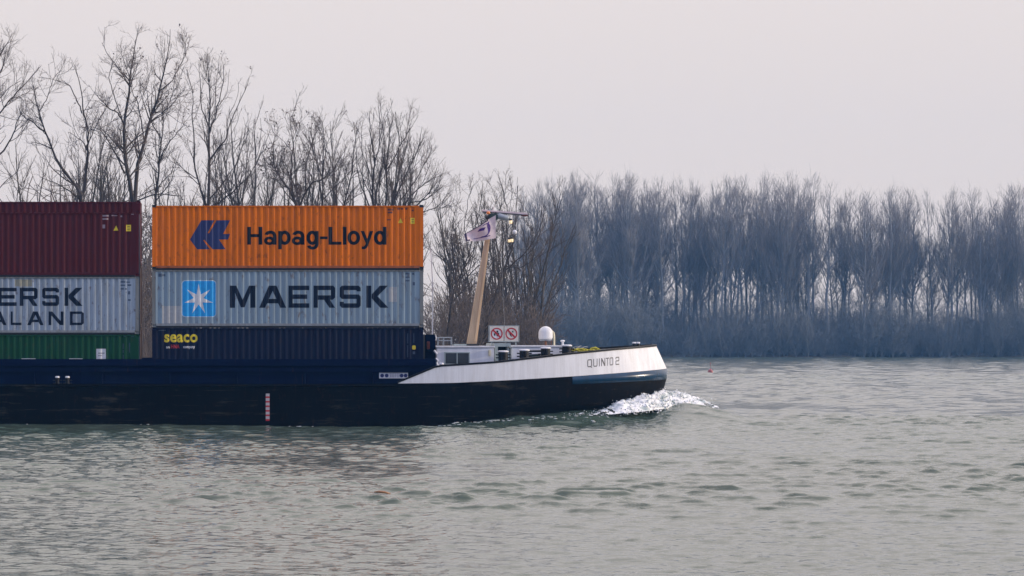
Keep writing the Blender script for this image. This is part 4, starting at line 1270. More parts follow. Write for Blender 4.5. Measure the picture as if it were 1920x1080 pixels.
# bollards
def bollard(px, top, bottom, Y, r, pins=True, rusty=False, deck_z=None):
    x = WX(px, Y); zt = WZ(top, Y); zb = deck_z if deck_z is not None else WZ(bottom, Y)
    b = put('bollard', lathe([(r * 1.15, 0), (r * 1.15, 0.04), (r, 0.06), (r, zt - zb - 0.07)], (x, Y, zb), 20), M['black'], smooth=False)
    put('cap', lathe([(r * 1.12, 0), (r * 1.16, 0.02), (r * 1.16, 0.05), (r * 0.8, 0.075)], (x, Y, zt - 0.068), 20), M['cap'], b)
    if pins:
        for q in (0.26, 0.66):
            zz = zt - 0.1 - q * 0.33
            put('pin', tube([(x - r - 0.12, Y, zz), (x + r + 0.12, Y, zz)], 0.028, 8), M['black'], b)
    return b
YBD = 120.6
for px, top in ((943.5, 657.5), (983, 655), (1023, 651), (1062.5, 646.5)):
    bollard(px, top, 680, YBD + (px - 943) * 0.006, 0.215, True, deck_z=1.95)
for px in (1189, 1196.5):
    bollard(px, 641.5, 655, 122.7, 0.075, False, deck_z=2.3)
bollard(828, 680.5, 692, 119.35, 0.085, False, deck_z=1.83)
for px in (107.5, 126.5):
    bollard(px, 705.5, 721, YN + 0.35, 0.085, True, deck_z=1.778)

# deckhouse
def cab_box(name, pa, pb, top, Y0, Y1, zb=1.9, mat='white_cab', roof=True):
    x0, x1, zt = WX(pa, Y0), WX(pb, Y0), WZ(top, Y0)
    c = put(name, box(x0, x1, Y0, Y1, zb, zt - 0.06), M[mat], bevel=0.02)
    if roof:
        put('roof_edge', box(x0 - 0.04, x1 + 0.04, Y0 - 0.05, Y1 + 0.05, zt - 0.057, zt + 0.02), M['white'], c, bevel=0.015)
    return c, x0, x1, zt
cabin, cx0, cx1, czt = cab_box('deckhouse', 818.5, 926.5, 649.5, 121.6, 127.4)
Yw = 121.6
w0, w1, wz0, wz1 = WX(833, Yw), WX(881, Yw), WZ(684, Yw), WZ(660, Yw)
win = put('window', boxes([(w0, w1, Yw - 0.035, Yw - 0.003, wz1 - 0.05, wz1), (w0, w1, Yw - 0.035, Yw - 0.003, wz0, wz0 + 0.05), (w0, w0 + 0.05, Yw - 0.034, Yw - 0.003, wz0 + 0.051, wz1 - 0.051),
                           (w1 - 0.05, w1, Yw - 0.034, Yw - 0.003, wz0 + 0.051, wz1 - 0.051), ((w0 + w1) / 2 - 0.02, (w0 + w1) / 2 + 0.02, Yw - 0.032, Yw - 0.003, wz0 + 0.051, wz1 - 0.051)]), M['grey_green'])
put('pane', box(w0 + 0.05, w1 - 0.05, Yw - 0.016, Yw - 0.004, wz0 + 0.05, wz1 - 0.05), M['glass'], win)
put('wall_light', box(WX(915.5, Yw), WX(919.5, Yw), Yw - 0.1, Yw - 0.003, WZ(667.5, Yw), WZ(656, Yw)), M['cream'], bevel=0.02)
fore, fx0, fx1, fzt = cab_box('forward_house', 958.5, 1066, 648.5, 122.2, 126.8)
# companionway between the houses
cw = put('companionway', boxes([(WX(927.5, 122.0), WX(933.5, 122.0), 122.0, 125.8, 1.9, WZ(643.5, 122.0)), (WX(951, 122.0), WX(957.8, 122.0), 122.0, 125.8, 1.9, WZ(643.5, 122.0)),
                                (WX(933.6, 122.0), WX(950.9, 122.0), 122.003, 125.8, WZ(650, 122.0), WZ(643.6, 122.0)), (WX(933.6, 122.0), WX(950.9, 122.0), 122.3, 122.35, 1.9, WZ(657.5, 122.0))]), M['grey_green'])
put('opening', box(WX(933.7, 122.0), WX(950.8, 122.0), 122.6, 122.64, WZ(657.4, 122.0) - 0.5, WZ(650, 122.0)), M['black'], cw)
put('handrail', tube([(WX(950, 121.8), 121.8, 1.95), (WX(950, 121.8), 121.8, WZ(656, 121.8)), (WX(953, 121.8), 121.9, WZ(650, 121.8)), (WX(957, 121.8), 122.0, WZ(653, 121.8)), (WX(957, 121.8), 122.05, 1.95)], 0.025, 8), M['dark_steel'], cw)
# pipe rails between the bollards
put('pipe_rail', tube([(WX(992, 121.4), 121.4, WZ(658.5, 121.4)), (WX(1014, 121.4), 121.4, WZ(658.2, 121.4))], 0.05, 10), M['dark_steel'])
put('pipe_rail', tube([(WX(990, 121.3), 121.3, WZ(663.5, 121.3)), (WX(1016, 121.3), 121.3, WZ(662.6, 121.3))], 0.04, 10), M['white'])
put('winch', boxes([(WX(991, 121.5), WX(1015, 121.5), 121.45, 122.15, 1.95, WZ(664.5, 121.5))]), M['dark_green'], bevel=0.04)
# dark locker at the forward end of the hold
lk = put('vent_locker', box(WX(797, 121.9), WX(816.5, 121.9), 121.9, 126.5, 1.776, WZ(627, 121.9)), M['coaming'], bevel=0.03)
put('grab_handle', tube([(WX(816.8, 121.85), 121.84, WZ(638, 121.9)), (WX(817.8, 121.85), 121.82, WZ(634, 121.9)), (WX(816.8, 121.85), 121.84, WZ(629, 121.9))], 0.025, 8), M['cap'], lk)
for (a, b, c, d) in ((814, 657, 819, 664), (817, 672, 821, 677), (818.5, 680, 820.5, 686)):
    put('locker_latch', tube([(WX(a, 121.5), 121.5, WZ(b, 121.5)), (WX(c, 121.5), 121.45, WZ(d, 121.5))], 0.05, 8), M['cap'], lk)
put('red_box', box(WX(800.5, 121.7), WX(806, 121.7), 121.7, 121.89, WZ(655, 121.7), WZ(640, 121.7)), M['mark_brown'], lk, bevel=0.02)
# rack of benches on the deckhouse roof
Yk = 122.8
bm = bmesh.new()
zk = czt + 0.022
for x in (822, 832, 847): 
    for yy in (Yk, Yk + 0.5): add_tube(bm, [(WX(x, Yk), yy, zk), (WX(x, Yk), yy, WZ(633, Yk))], 0.02, 6)
for y in (633, 638.5):
    for yy in (Yk, Yk + 0.5): add_tube(bm, [(WX(821, Yk), yy, WZ(y, Yk)), (WX(848, Yk), yy, WZ(y, Yk))], 0.024, 6)
rk = put('roof_rack', bm, M['grey'])
put('shelf', box(WX(831, Yk), WX(848, Yk), Yk + 0.03, Yk + 0.47, WZ(634.5, Yk), WZ(633.6, Yk)), M['dark_steel'], rk)
put('stowed_plank', box(WX(850, Yk), WX(875, Yk), Yk, Yk + 0.6, zk + 0.002, WZ(645, Yk)), M['grey_green'], bevel=0.02)

# mast: tapering box beam leaning forward, with the gear on its head
YM = 123.4
def quad_beam(pa, pb, wa, wb, da, db, Y):
    (ax, ay), (bx, by) = pa, pb
    bm = bmesh.new()
    rows = []
    for (x, y, w, d) in ((ax, ay, wa, da), (bx, by, wb, db)):
        cx_, z = WX(x, Y), WZ(y, Y)
        rows.append([bm.verts.new(p) for p in ((cx_ - w / 2, Y - d / 2, z), (cx_ + w / 2, Y - d / 2, z), (cx_ + w / 2, Y + d / 2, z), (cx_ - w / 2, Y + d / 2, z))])
    for k in range(4): bm.faces.new((rows[0][k], rows[0][(k + 1) % 4], rows[1][(k + 1) % 4], rows[1][k]))
    bm.faces.new(rows[0][::-1]); bm.faces.new(rows[1])
    return bm
mast = put('mast', quad_beam((884, 646), (921, 402), 0.44, 0.17, 0.42, 0.16, YM), M['tan'], bevel=0.02)
put('mast_foot', box(WX(872, YM), WX(897, YM), YM - 0.4, YM + 0.4, czt + 0.022, WZ(644.5, YM)), M['dark_steel'], mast, bevel=0.02)
# side rib catching the sun
put('mast_rib', quad_beam((889.5, 640), (915.5, 452), 0.07, 0.05, 0.5, 0.28, YM - 0.02), M['tan'], mast)
sp = put('scanner_pedestal', box(WX(917, YM), WX(933, YM), YM - 0.16, YM + 0.16, WZ(412.5, YM), WZ(400.5, YM)), M['dark_green'], mast, bevel=0.04)
bm = tube([WP(932, 403.5, YM), WP(935, 405, YM), WP(952, 409, YM), WP(954, 409.4, YM)], [0.11, 0.15, 0.14, 0.10], 14)
put('scanner_motor', bm, M['grey'], mast, smooth=True)
put('motor_tail', tube([WP(910, 408.5, YM), WP(913, 408, YM), WP(920, 406.5, YM)], [0.07, 0.10, 0.12], 12), M['dark_steel'], mast, smooth=True)
bm = bmesh.new()
add_box(bm, -0.92, 1.20, -0.06, 0.06, -0.045, 0.045)
bmesh.ops.rotate(bm, cent=(0, 0, 0), matrix=Matrix.Rotation(R(4.2), 3, 'Y'), verts=bm.verts)
bmesh.ops.translate(bm, vec=WP(940.5, 397.6, YM), verts=bm.verts)
rad_bar = put('radar_bar', bm, M['pinkish'], mast, bevel=0.02)
bm = bmesh.new()
add_box(bm, -0.9, 1.0, -0.064, 0.064, -0.085, -0.047)
bmesh.ops.rotate(bm, cent=(0, 0, 0), matrix=Matrix.Rotation(R(4.2), 3, 'Y'), verts=bm.verts)
bmesh.ops.translate(bm, vec=WP(940.5, 397.6, YM), verts=bm.verts)
put('radar_bar_shadow', bm, M['dark_steel'], mast)  # dark strip put in for the shadow under the radar bar
put('radar_end_plate', box(WX(977, YM), WX(989.5, YM), YM - 0.05, YM + 0.05, WZ(405.5, YM), WZ(402.5, YM)), M['mark_brown'], mast)
put('scanner_post', tube([WP(929.5, 402, YM), WP(929.5, 396, YM)], 0.05, 10), M['dark_steel'], mast)
put('orange_lamp', lathe([(0.06, 0), (0.085, 0.03), (0.085, 0.10), (0.05, 0.14)], WP(915.5, 402, YM - 0.05), 14), M['orange_lens'], mast, smooth=True)
put('aerial', tube([WP(915, 396, YM), WP(921, 390.5, YM)], [0.02, 0.03], 8), M['grey'], mast)
put('aerial', tube([WP(924, 395, YM), WP(927, 385, YM)], 0.012, 6), M['pinkish'], mast)
put('mast_stay', tube([WP(934, 412, YM + 0.3), WP(939, 460, YM + 0.6), WP(948, 648, YM + 1.2)], 0.007, 6), M['wire'], mast)
# bracket with the lit navigation lamps
br = put('lamp_bracket', tube([WP(953, 409.5, YM), WP(958, 410.5, YM), WP(960.5, 416, YM), WP(962, 436, YM), WP(962, 456, YM)], 0.02, 8), M['dark_steel'], mast)
def nav_lamp(px, py, s=1.0):
    c = WP(px, py, YM - 0.05)
    h = put('navigation_lamp', lathe([(0.075 * s, 0.05), (0.085 * s, 0.06), (0.085 * s, 0.12), (0.05 * s, 0.14)], c, 12), M['dark_steel'], mast, smooth=False)
    put('lamp_glass', lathe([(0.04 * s, -0.10), (0.07 * s, -0.08), (0.07 * s, 0.048), (0.04 * s, 0.052)], c, 12), M['amber'], mast, smooth=True)
nav_lamp(957.5, 415.5); nav_lamp(959.5, 450, 1.0); nav_lamp(954.5, 451, 0.8)
put('lamp_tray', box(WX(948, YM), WX(963, YM), YM - 0.15, YM + 0.1, WZ(456, YM), WZ(454.6, YM)), M['dark_steel'], mast)
put('horn', lathe([(0.03, -0.1), (0.09, -0.05), (0.11, 0.03), (0.06, 0.1)], WP(965, 435.5, YM - 0.03), 12), M['cap'], mast, smooth=True)
# whip aerial behind the containers
put('whip_aerial', tube([(WX(810, 123.6), 123.6, 1.95), (WX(811.5, 123.6), 123.6, WZ(540, 123.6)), (WX(807.5, 123.6), 123.6, WZ(463, 123.6))], [0.03, 0.026, 0.016], 8), M['cap'])

# two prohibition signs in a frame
YSg = 122.35
sx0, sx1, sz0, sz1 = WX(917.5, YSg), WX(972.5, YSg), WZ(640, YSg), WZ(611.5, YSg)
sg = put('sign_frame', boxes([(sx0 - 0.03, sx1 + 0.03, YSg, YSg + 0.04, sz1, sz1 + 0.03), (sx0 - 0.03, sx1 + 0.03, YSg, YSg + 0.04, sz0 - 0.03, sz0), (sx0 - 0.03, sx0, YSg, YSg + 0.04, sz0, sz1), (sx1, sx1 + 0.03, YSg, YSg + 0.04, sz0, sz1),
                           (sx0 + 0.1, sx0 + 0.14, YSg + 0.041, YSg + 0.08, 1.95, sz1), (sx1 - 0.14, sx1 - 0.1, YSg + 0.041, YSg + 0.08, 1.95, sz1)]), M['grey_green'])
def ring_bm(c, ro, ri, Y, n=32):
    bm = bmesh.new()
    o = [bm.verts.new((c[0] + ro * math.cos(2 * math.pi * k / n), Y, c[1] + ro * math.sin(2 * math.pi * k / n))) for k in range(n)]
    i = [bm.verts.new((c[0] + ri * math.cos(2 * math.pi * k / n), Y, c[1] + ri * math.sin(2 * math.pi * k / n))) for k in range(n)]
    for k in range(n): bm.faces.new((o[k], i[k], i[(k + 1) % n], o[(k + 1) % n]))
    return bm
def flat_poly(pts, Y):
    bm = bmesh.new(); bm.faces.new([bm.verts.new((x, Y, z)) for x, z in pts])
    bm.normal_update()
    bmesh.ops.triangulate(bm, faces=bm.faces[:]); return bm
def disc(c, r, Y, n=24): return flat_poly([(c[0] + r * math.cos(2 * math.pi * k / n), c[1] + r * math.sin(2 * math.pi * k / n)) for k in range(n)], Y)
for q, (a, b) in enumerate(((918.2, 944.4), (945.8, 971.8))):
    x0, x1 = WX(a, YSg), WX(b, YSg)
    c = ((x0 + x1) / 2, (sz0 + sz1) / 2)
    pl = put('sign_panel', box(x0, x1, YSg - 0.005, YSg + 0.03, sz0 + 0.004, sz1 - 0.004), M['sign'])
    put('sign_field', disc(c, 0.235, YSg - 0.009), M['mark_white'] if q == 0 else M['sign'], pl)
    put('red_ring', ring_bm(c, 0.275, 0.218, YSg - 0.015), M['mark_red'], pl)
    d = 0.2; t = 0.028
    put('red_slash', flat_poly([(c[0] - d * .78 - t, c[1] + d * .78 - t), (c[0] - d * .78 + t, c[1] + d * .78 + t), (c[0] + d * .78 + t, c[1] - d * .78 + t), (c[0] + d * .78 - t, c[1] - d * .78 - t)], YSg - 0.018), M['mark_red'], pl)
    if q == 0:   # a standing figure holding up its hand
        bm = disc((c[0] + 0.03, c[1] + 0.10), 0.048, YSg - 0.012)
        f = [(-.02, -.06), (.0, .02), (.03, .05), (.09, .05), (.12, .0), (.11, -.06), (.06, -.12), (.02, -.12)]
        bm.faces.new([bm.verts.new((c[0] + x, YSg - 0.0125, c[1] + z)) for x, z in f])
        f = [(-.13, -.07), (-.12, .02), (-.08, .03), (-.06, -.02), (-.06, -.08), (-.09, -.1)]
        bm.faces.new([bm.verts.new((c[0] + x, YSg - 0.0125, c[1] + z)) for x, z in f])
    else:        # a burning match
        bm = bmesh.new()
        for f in ([(-.10, .10), (-.07, .12), (-.05, .02), (-.02, -.06), (.03, -.11), (.0, -.14), (-.06, -.08), (-.09, .0)], [(.02, .10), (.07, .14), (.11, .08), (.07, .04)]):
            bm.faces.new([bm.verts.new((c[0] + x, YSg - 0.0125, c[1] + z)) for x, z in f])
    put('pictogram', bm, M['mark_black'], pl)

# satellite dome
YD = 123.2
xd = WX(1023, YD); zd = WZ(636, YD)
rd = 0.325
prof_d = [(rd * 0.9, 0.0), (rd * 0.98, 0.04), (rd, 0.10), (rd, 0.28)] + [(rd * math.cos(R(a)), 0.28 + rd * 0.98 * math.sin(R(a))) for a in (12, 26, 40, 54, 68, 80, 88)]
dm = put('satellite_dome', lathe(prof_d, (xd, YD, zd), 28), M['white'], smooth=True)
put('dome_base', lathe([(0.22, 0), (rd * 0.93, 0.04), (rd * 0.95, 0.075)], (xd, YD, zd - 0.077), 24), M['grey'], dm)
put('dome_pole', tube([(xd, YD, fzt + 0.02), (xd, YD, zd - 0.07)], 0.045, 10), M['rust'], dm)
put('dome_guard', tube([(WX(1034, YD), YD, WZ(620.5, YD)), (WX(1038, YD), YD, WZ(624, YD)), (WX(1039, YD), YD, WZ(630, YD)), (WX(1039, YD), YD, fzt + 0.02)], 0.045, 10), M['cream'], dm)
put('dome_stay', tube([(WX(1033.5, YD), YD, WZ(636, YD)), (WX(1033.5, YD), YD, fzt + 0.02)], 0.02, 8), M['rust'], dm)
put('deck_vent', lathe([(0.05, 0), (0.05, 0.16), (0.1, 0.18), (0.11, 0.22), (0.05, 0.25)], (WX(1055, 122.9), 122.9, fzt + 0.021), 14), M['cap'], smooth=False)
# bow jackstaff stub
put('jackstaff', tube([(WX(1221, 123.5), 123.5, WZ(653, 123.5)), (WX(1221, 123.5), 123.5, WZ(643, 123.5))], 0.02, 8), M['dark_steel'])
# anchor winch under the rope
YR = 121.6
put('anchor_winch', boxes([(WX(1074, YR), WX(1130, YR), YR - 0.1, YR + 1.2, 2.0, WZ(661, YR)), (WX(1098, YR), WX(1122, YR), YR + 0.1, YR + 1.0, WZ(661, YR) + 0.002, WZ(655, YR))]), M['dark_steel'], bevel=0.05)

# ship's name on the bulwark, following its curve
def on_bulwark(px, w, lift=0.014):
    lo, hi = 0.0, 1.0
    for _ in range(30):
        m = (lo + hi) / 2
        p = bul_pt(m, w)
        if PX0 + p.x * F / p.y < px: lo = m
        else: hi = m
    return Vector(bul_pt(lo, w, -1, -lift))
bm = bmesh.new()
xx = 1101.0
gl = [('Q', 1101, 1109.5), ('U', 1112.2, 1119.8), ('I', 1122.6, 1124), ('N', 1126.8, 1134.4), ('T', 1136, 1141.8), ('O', 1142.8, 1149.2), ('2', 1153.8, 1160.5)]
w_lo, w_hi = 0.36, 0.71
for ch, a, b in gl:
    for poly in glyph(ch, 0.17 if ch != 'I' else 0.5, 0.13):
        # subdivide long edges so that letters hug the curve
        bm.faces.new([bm.verts.new(on_bulwark(a + x * (b - a), w_lo + z * (w_hi - w_lo))) for x, z in poly])
bm.normal_update()
bmesh.ops.triangulate(bm, faces=bm.faces[:], ngon_method='EAR_CLIP')
for f in bm.faces:
    f.normal_update()
    if f.normal.y > 0: f.normal_flip()
put('ship_name', bm, plain('grey name paint', (0.10, 0.095, 0.09), 0.5))
# safety notice on the coaming and draught scale
YP = ya - 0.025
bm = box(WX(711, YP), WX(765, YP), YP - 0.01, YP + 0.02, WZ(709.5, YP), WZ(698.8, YP))
pl = put('safety_notice', bm, M['mark_white'])
for px in (716.5, 725, 753, 760.5):
    put('notice_disc', disc((WX(px, YP), WZ(704.2, YP)), 0.085, YP - 0.014), M['mark_blue'], pl)
bm = bmesh.new()
for k in range(6):
    for j in range(3):
        x = WX(731 + k * 3.2, YP); z = WZ(701.5 + j * 2.7, YP)
        f = [bm.verts.new(p) for p in ((x, YP - 0.014, z), (x + 0.05, YP - 0.014, z), (x + 0.05, YP - 0.014, z + 0.025), (x, YP - 0.014, z + 0.025))]
        bm.faces.new(f)
put('notice_print', bm, M['mark_blue'], pl)
YDm = YN - 0.006
ds = put('draught_scale', boxes([(WX(498.3, YDm), WX(505.5, YDm), YDm, YDm + 0.003, WZ(738 + k * 8.5 + 8.5, YDm), WZ(738 + k * 8.5 + 5.2, YDm)) for k in range(6)]), M['mark_red'])
put('scale_mark', boxes([(WX(498.3, YDm), WX(505.5, YDm), YDm, YDm + 0.003, WZ(738 + k * 8.5 + 5.1, YDm), WZ(738 + k * 8.5, YDm)) for k in range(6)]), plain('worn white paint', (0.40, 0.39, 0.39), 0.6), ds)

# ------------------------------------------------------------------ loose things
# flag streaming aft from the mast head
def flag():
    g = np.random.default_rng(5)
    bm = bmesh.new()
    YF = YM - 0.35
    # corner outline in photo pixels: hoist edge at right, fly at left
    top = [(928, 404), (914, 412), (895, 425), (868, 440)]
    bot = [(928, 447), (912, 450), (890, 452.5), (871, 453)]
    nu, nv = 28, 12
    def edge(e, u):
        return np.array([np.interp(u, [0, .3, .65, 1], [p[i] for p in e]) for i in (0, 1)])
    grid = []
    for i in range(nu + 1):
        u = i / nu
        a, b = edge(top, u), edge(bot, u)
        row = []
        for j in range(nv + 1):
            w = j / nv
            p = a * (1 - w) + b * w
            yy = YF + 0.10 * math.sin(u * 9 + w * 2.5) * (0.25 + u) - 0.05 * w
            row.append(bm.verts.new((WX(p[0], YM), yy, WZ(p[1], YM))))
        grid.append(row)
    for i in range(nu):
        for j in range(nv):
            bm.faces.new((grid[i][j], grid[i + 1][j], grid[i + 1][j + 1], grid[i][j + 1]))
    c = Vector((WX(928, YM), YF, WZ(447, YM)))
    root = empty('flag', c)
    tag(root, 'weathered white flag with purple print streaming from the head of the tan mast', 'flag')
    pts = [[v.co.copy() for v in r] for r in grid]
    bmesh.ops.translate(bm, vec=-c, verts=bm.verts)
    obj('cloth', bm, M['flag'], root, True)
    def at(u, w, lift=-0.006):
        i = min(int(u * nu), nu - 1); j = min(int(w * nv), nv - 1)
        a, b = u * nu - i, w * nv - j
        p = pts[i][j] * (1 - a) * (1 - b) + pts[i + 1][j] * a * (1 - b) + pts[i][j + 1] * (1 - a) * b + pts[i + 1][j + 1] * a * b
        return Vector((p.x, p.y + lift, p.z)) - c
    def ribbon(name, path, width, mat, lift=-0.008):
        b = bmesh.new(); prev = None
        n = len(path)
        for k in range(n):
            u, w = path[k]; u2, w2 = path[min(k + 1, n - 1)]; u1, w1 = path[max(k - 1, 0)]
            du, dw = u2 - u1, w2 - w1; L = math.hypot(du, dw) + 1e-9
            nu_, nw_ = -dw / L * width, du / L * width
            cur = (b.verts.new(at(min(max(u + nu_, 0), .999), min(max(w + nw_, 0), .999), lift)), b.verts.new(at(min(max(u - nu_, 0), .999), min(max(w - nw_, 0), .999), lift)))
            if prev: b.faces.new((prev[0], cur[0], cur[1], prev[1]))
            prev = cur
        obj(name, b, mat, root)
    ribbon('print_border', [(0.30 + 0.69 * k / 20, 0.03) for k in range(21)], 0.035, M['indigo'])
    ribbon('print_border', [(0.96 , 0.05 + 0.9 * k / 10) for k in range(11)], 0.03, M['indigo'])
    ribbon('print_border', [(0.84 + 0.15 * k / 8, 0.90) for k in range(9)], 0.07, M['indigo'])
    ribbon('print_arc', [(0.42 + 0.20 * math.cos(R(a)), 0.48 + 0.33 * math.sin(R(a))) for a in range(70, 300, 10)], 0.024, M['purple'], -0.009)
    ribbon('print_arc', [(0.28 + 0.02 * math.sin(k * .5), 0.12 + 0.05 * k) for k in range(12)], 0.028, M['purple'], -0.010)
    ribbon('print_blot', [(0.40 + 0.03 * k, 0.40 - 0.012 * k) for k in range(8)], 0.075, M['purple'], -0.011)
    ribbon('print_line', [(0.20 + 0.04 * k, 0.83) for k in range(14)], 0.022, M['purple'], -0.010)
flag()

# coil of rope on the winch
def rope():
    g = random.Random(9)
    bm = bmesh.new()
    c0 = Vector((WX(1098, YR), YR - 0.2, WZ(661, YR) + 0.02))
    for k in range(7):
        cx_ = c0.x + g.uniform(-0.35, 0.5); r = g.uniform(0.14, 0.34); z0 = c0.z + g.uniform(-0.02, 0.10)
        n = 26
        ph = g.uniform(0, 6)
        pts = [(cx_ + r * 1.25 * math.cos(a), c0.y + 0.15 + r * 0.8 * math.sin(a), z0 + 0.05 * math.sin(2 * a + ph) + 0.02 * k / 3) for a in (ph + 2 * math.pi * q / (n - 1) for q in range(n))]
        add_tube(bm, pts, 0.03, 7)
    add_tube(bm, [(WX(1104, YR), YR - .1, WZ(659, YR)), (WX(1108, YR), YR - .12, WZ(653.5, YR)), (WX(1116, YR), YR - .12, WZ(651.8, YR)), (WX(1122, YR), YR - .1, WZ(655, YR)), (WX(1127, YR), YR - .1, WZ(659, YR))], 0.045, 8)
    o = empty('mooring_rope', c0)
    tag(o, 'yellow green mooring rope heaped behind the white bow plating', 'rope')
    bmesh.ops.translate(bm, vec=-c0, verts=bm.verts)
    obj('coil', bm, M['rope'], o, True)
    bm = bmesh.new()
    for a, b in (((1071, 656), (1079, 650)), ((1080, 654), (1090, 648.5)), ((1086, 655), (1098, 650)), ((1092, 652), (1102, 650.5)), ((1080, 650), (1094, 656))):
        p, q = WP(a[0], a[1], YR + .1), WP(b[0], b[1], YR + .3)
        add_tube(bm, [p, (p + q) / 2 + Vector((0, 0, 0.03)), q], 0.014, 6)
    bmesh.ops.translate(bm, vec=-c0, verts=bm.verts)
    obj('loose_strand', bm, M['wire'], o)
rope()

# river buoy
def buoy():
    Y = EYE * F / (699 - PY0)
    x = WX(1332, Y)
    o = empty('river_buoy', (x, Y, 0))
    tag(o, 'small red buoy with a thin staff afloat right of the bow', 'buoy')
    obj('float', lathe([(0.12, -0.35), (0.30, -0.1), (0.32, 0.12), (0.20, 0.30), (0.07, 0.42)], (0, 0, 0.05), 18), M['buoy'], o, True)
    obj('staff', tube([(0, 0, 0.40), (0.02, 0, 1.22)], 0.02, 8), M['buoy'], o)
    obj('topmark', lathe([(0.02, 0), (0.05, 0.03), (0.05, 0.16), (0.02, 0.2)], (0.02, 0, 1.0), 12), M['buoy'], o)
buoy()

# drifting plank
def drift():
    Y = EYE * F / (929.5 - PY0)
    o = empty('driftwood', (WX(717, Y), Y, 0.06), R(4))
    tag(o, 'small brown piece of driftwood floating alone on the water below the hull', 'driftwood')
    bm = bmesh.new()
    add_tube(bm, [(-0.2, 0, 0.03), (-0.08, 0.01, 0.035), (0.06, 0, 0.02), (0.19, -0.02, -0.01)], [0.012, 0.03, 0.028, 0.012], 7)
    obj('branch', bm, M['wood'], o, True)
drift()

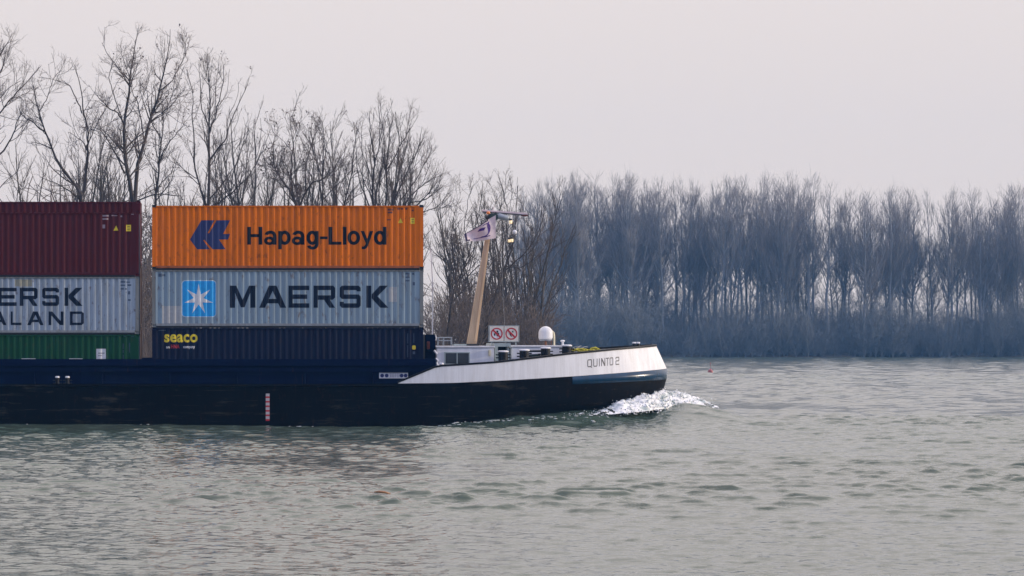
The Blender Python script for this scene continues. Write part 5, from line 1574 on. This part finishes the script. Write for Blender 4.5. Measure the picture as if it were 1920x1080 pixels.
# foam thrown up at the bow
def foam():
    g = np.random.default_rng(21)
    mf, n, l, b = new_mat('white foam')
    v = noise(n, l, 3.2, 6, (0.6, 1, 1.4), lo=0.36, hi=0.54)
    l.new(mix_rgb(n, l, v, (0.36, 0.42, 0.42), (0.82, 0.82, 0.81)), b.inputs['Base Color'])
    b.inputs['Roughness'].default_value = 0.7
    b.inputs['Subsurface Weight'].default_value = 0.0
    # ridge of the foam: (photo x, crest y, foot y, distance)
    R_ = np.array([(1055, 775, 777, 119.6), (1085, 771, 775, 119.9), (1120, 766, 772, 120.2), (1148, 757, 769, 120.6), (1165, 744, 767, 120.9), (1185, 745, 765, 121.3), (1205, 737, 763, 121.8), (1225, 730, 760, 122.6), (1245, 724, 758, 123.4),
                   (1262, 725, 756, 123.9), (1280, 732, 755, 124.1), (1295, 741, 755, 124.2), (1310, 744, 756, 124.3), (1325, 750, 757, 124.3), (1344, 757, 758.5, 124.3)], float)
    pxs = R_[:, 0]
    nu, nv = 240, 34
    us = np.linspace(0, 1, nu); px = pxs[0] + us * (pxs[-1] - pxs[0])
    cy, fy, D = (np.interp(px, pxs, R_[:, k]) for k in (1, 2, 3))
    X = (px - PX0) * D / F
    cy = fy + (cy - fy) * 0.86
    zc_ = EYE + (PY0 - cy) * D / F; zf_ = EYE + (PY0 - fy) * D / F
    hgt = zc_ - zf_
    def fbm(a, b, s):
        return sum(np.sin(a * f * s + p) * np.cos(b * f * s * 1.1 + q) / f ** 0.8 for f, p, q in ((1, .3, 1.1), (2.1, 1.7, .4), (4.3, 2.2, 2.9), (8.7, .8, 1.9), (15.1, 2.7, .2)))
    vs_, qs_ = [], []
    tv = np.linspace(-1, 1, nv)
    P = np.zeros((nu, nv, 3))
    for j, t in enumerate(tv):
        w = np.cos(t * math.pi / 2) ** 0.9
        y = D - 0.1 + t * (0.5 + 0.8 * hgt) * np.where(t < 0, 1.0, 0.9)
        z = zf_ - 0.16 + (hgt + 0.10) * w
        nz = fbm(X, y, 2.3)
        P[:, j, 0] = X + 0.07 * fbm(y + 3, X, 3.1); P[:, j, 1] = y + 0.05 * nz; P[:, j, 2] = z + (0.10 * nz + 0.06 * fbm(X * 2.7 + 1, y * 2.7, 3.3)) * w * np.clip(hgt / 0.45, 0.5, 1)
    vs_.append(P.reshape(-1, 3))
    i = np.arange(nu - 1)[:, None] * nv + np.arange(nv - 1)[None, :]
    qs_.append(np.stack([i, i + nv, i + nv + 1, i + 1], -1).reshape(-1, 4))
    off = nu * nv
    q_ = qs_[0]; mid = P.reshape(-1, 3)[q_].mean(1); hq = hgt[q_[:, 0] // nv]
    keep = fbm(mid[:, 0] * 2.2, mid[:, 1] * 2.2 + mid[:, 2], 3.7) > np.interp(hq, [0.04, 0.2, 0.5], [0.7, -0.1, -2.5])
    qs_[0] = q_[keep]
    # froth: many small lumps and flecks of spray over the heap
    bm = bmesh.new(); bmesh.ops.create_icosphere(bm, subdivisions=2, radius=1.0)
    iv = np.array([v.co[:] for v in bm.verts]); it = np.array([[v.index for v in f.verts] for f in bm.faces]); bm.free()
    N = 3600
    k = g.choice(nu, N, p=(hgt + 0.06) / (hgt + 0.06).sum()); j = g.integers(0, nv, N)
    c = P[k, j] + g.normal(0, 0.05, (N, 3))
    fly = g.random(N) < 0.035
    c[fly, 2] += g.exponential(0.08, fly.sum())
    c[:, 0] += g.normal(0, 0.10, N); c[:, 2] -= 0.05
    rr = np.where(fly, g.uniform(0.008, 0.022, N), g.uniform(0.012, 0.052, N) * np.clip(hgt[k] / 0.6, 0.4, 1.0))
    sv = c[:, None, :] + iv[None] * rr[:, None, None] * g.uniform(0.7, 1.3, (N, 1, 3))
    vs_.append(sv.reshape(-1, 3))
    ts = (it[None] + (np.arange(N) * len(iv))[:, None, None] + off).reshape(-1, 3)
    me = fast_mesh('bow_foam', np.concatenate(vs_), np.concatenate(qs_), ts)
    o = link_mesh('bow_foam', me, mf, None, True)
    tag(o, 'white breaking foam heaped up and spreading ahead of the bow', 'foam', kind='stuff')
    # thin flecks along the waterline aft
    N = 90
    xs = np.where(g.random(N) < 0.8, 9 + 8 * g.random(N) ** 0.6, g.choice([-8.6, -3.4, 4.0], N) + g.normal(0, 0.35, N)); ys = np.where(xs < 8.5, YN - g.exponential(0.25, N) - 0.05, YN - 0.1 + 0.5 * np.clip((xs - 8.5) / 7, 0, 1) ** 2 - g.exponential(0.2, N))
    zz = waves(xs, ys, 0.2) + bow_hump(xs, ys) + 0.012
    r2 = g.uniform(0.012, 0.045, N)
    sv = np.stack([xs, ys, zz], -1)[:, None, :] + iv[None] * r2[:, None, None] * np.array([2.2, 1.2, 0.35])
    ts = (it[None] + (np.arange(N) * len(iv))[:, None, None]).reshape(-1, 3)
    o = link_mesh('waterline_foam', fast_mesh('waterline_foam', sv.reshape(-1, 3), None, ts), mf, None, True)
    tag(o, 'scattered thin flecks of foam along the waterline of the dark hull', 'foam', kind='stuff')
foam()

# ------------------------------------------------------------------ haze: pale even air round the whole place
hz_m = bpy.data.materials.new('haze air')
hz_m.use_nodes = True
hn, hl = hz_m.node_tree.nodes, hz_m.node_tree.links
hn.clear()
ho = hn.new('ShaderNodeOutputMaterial')
hv = hn.new('ShaderNodeVolumePrincipled')
hv.inputs['Color'].default_value = (0.17, 0.50, 1.0, 1)
hv.inputs['Density'].default_value = 0.00020
hv.inputs['Anisotropy'].default_value = 0.0
hl.new(hv.outputs[0], ho.inputs['Volume'])
haze = obj('haze', box(-420, 620, -30, 740, -3.5, 66), hz_m)
tag(haze, 'pale blue haze in the air over the river', 'haze', kind='stuff')
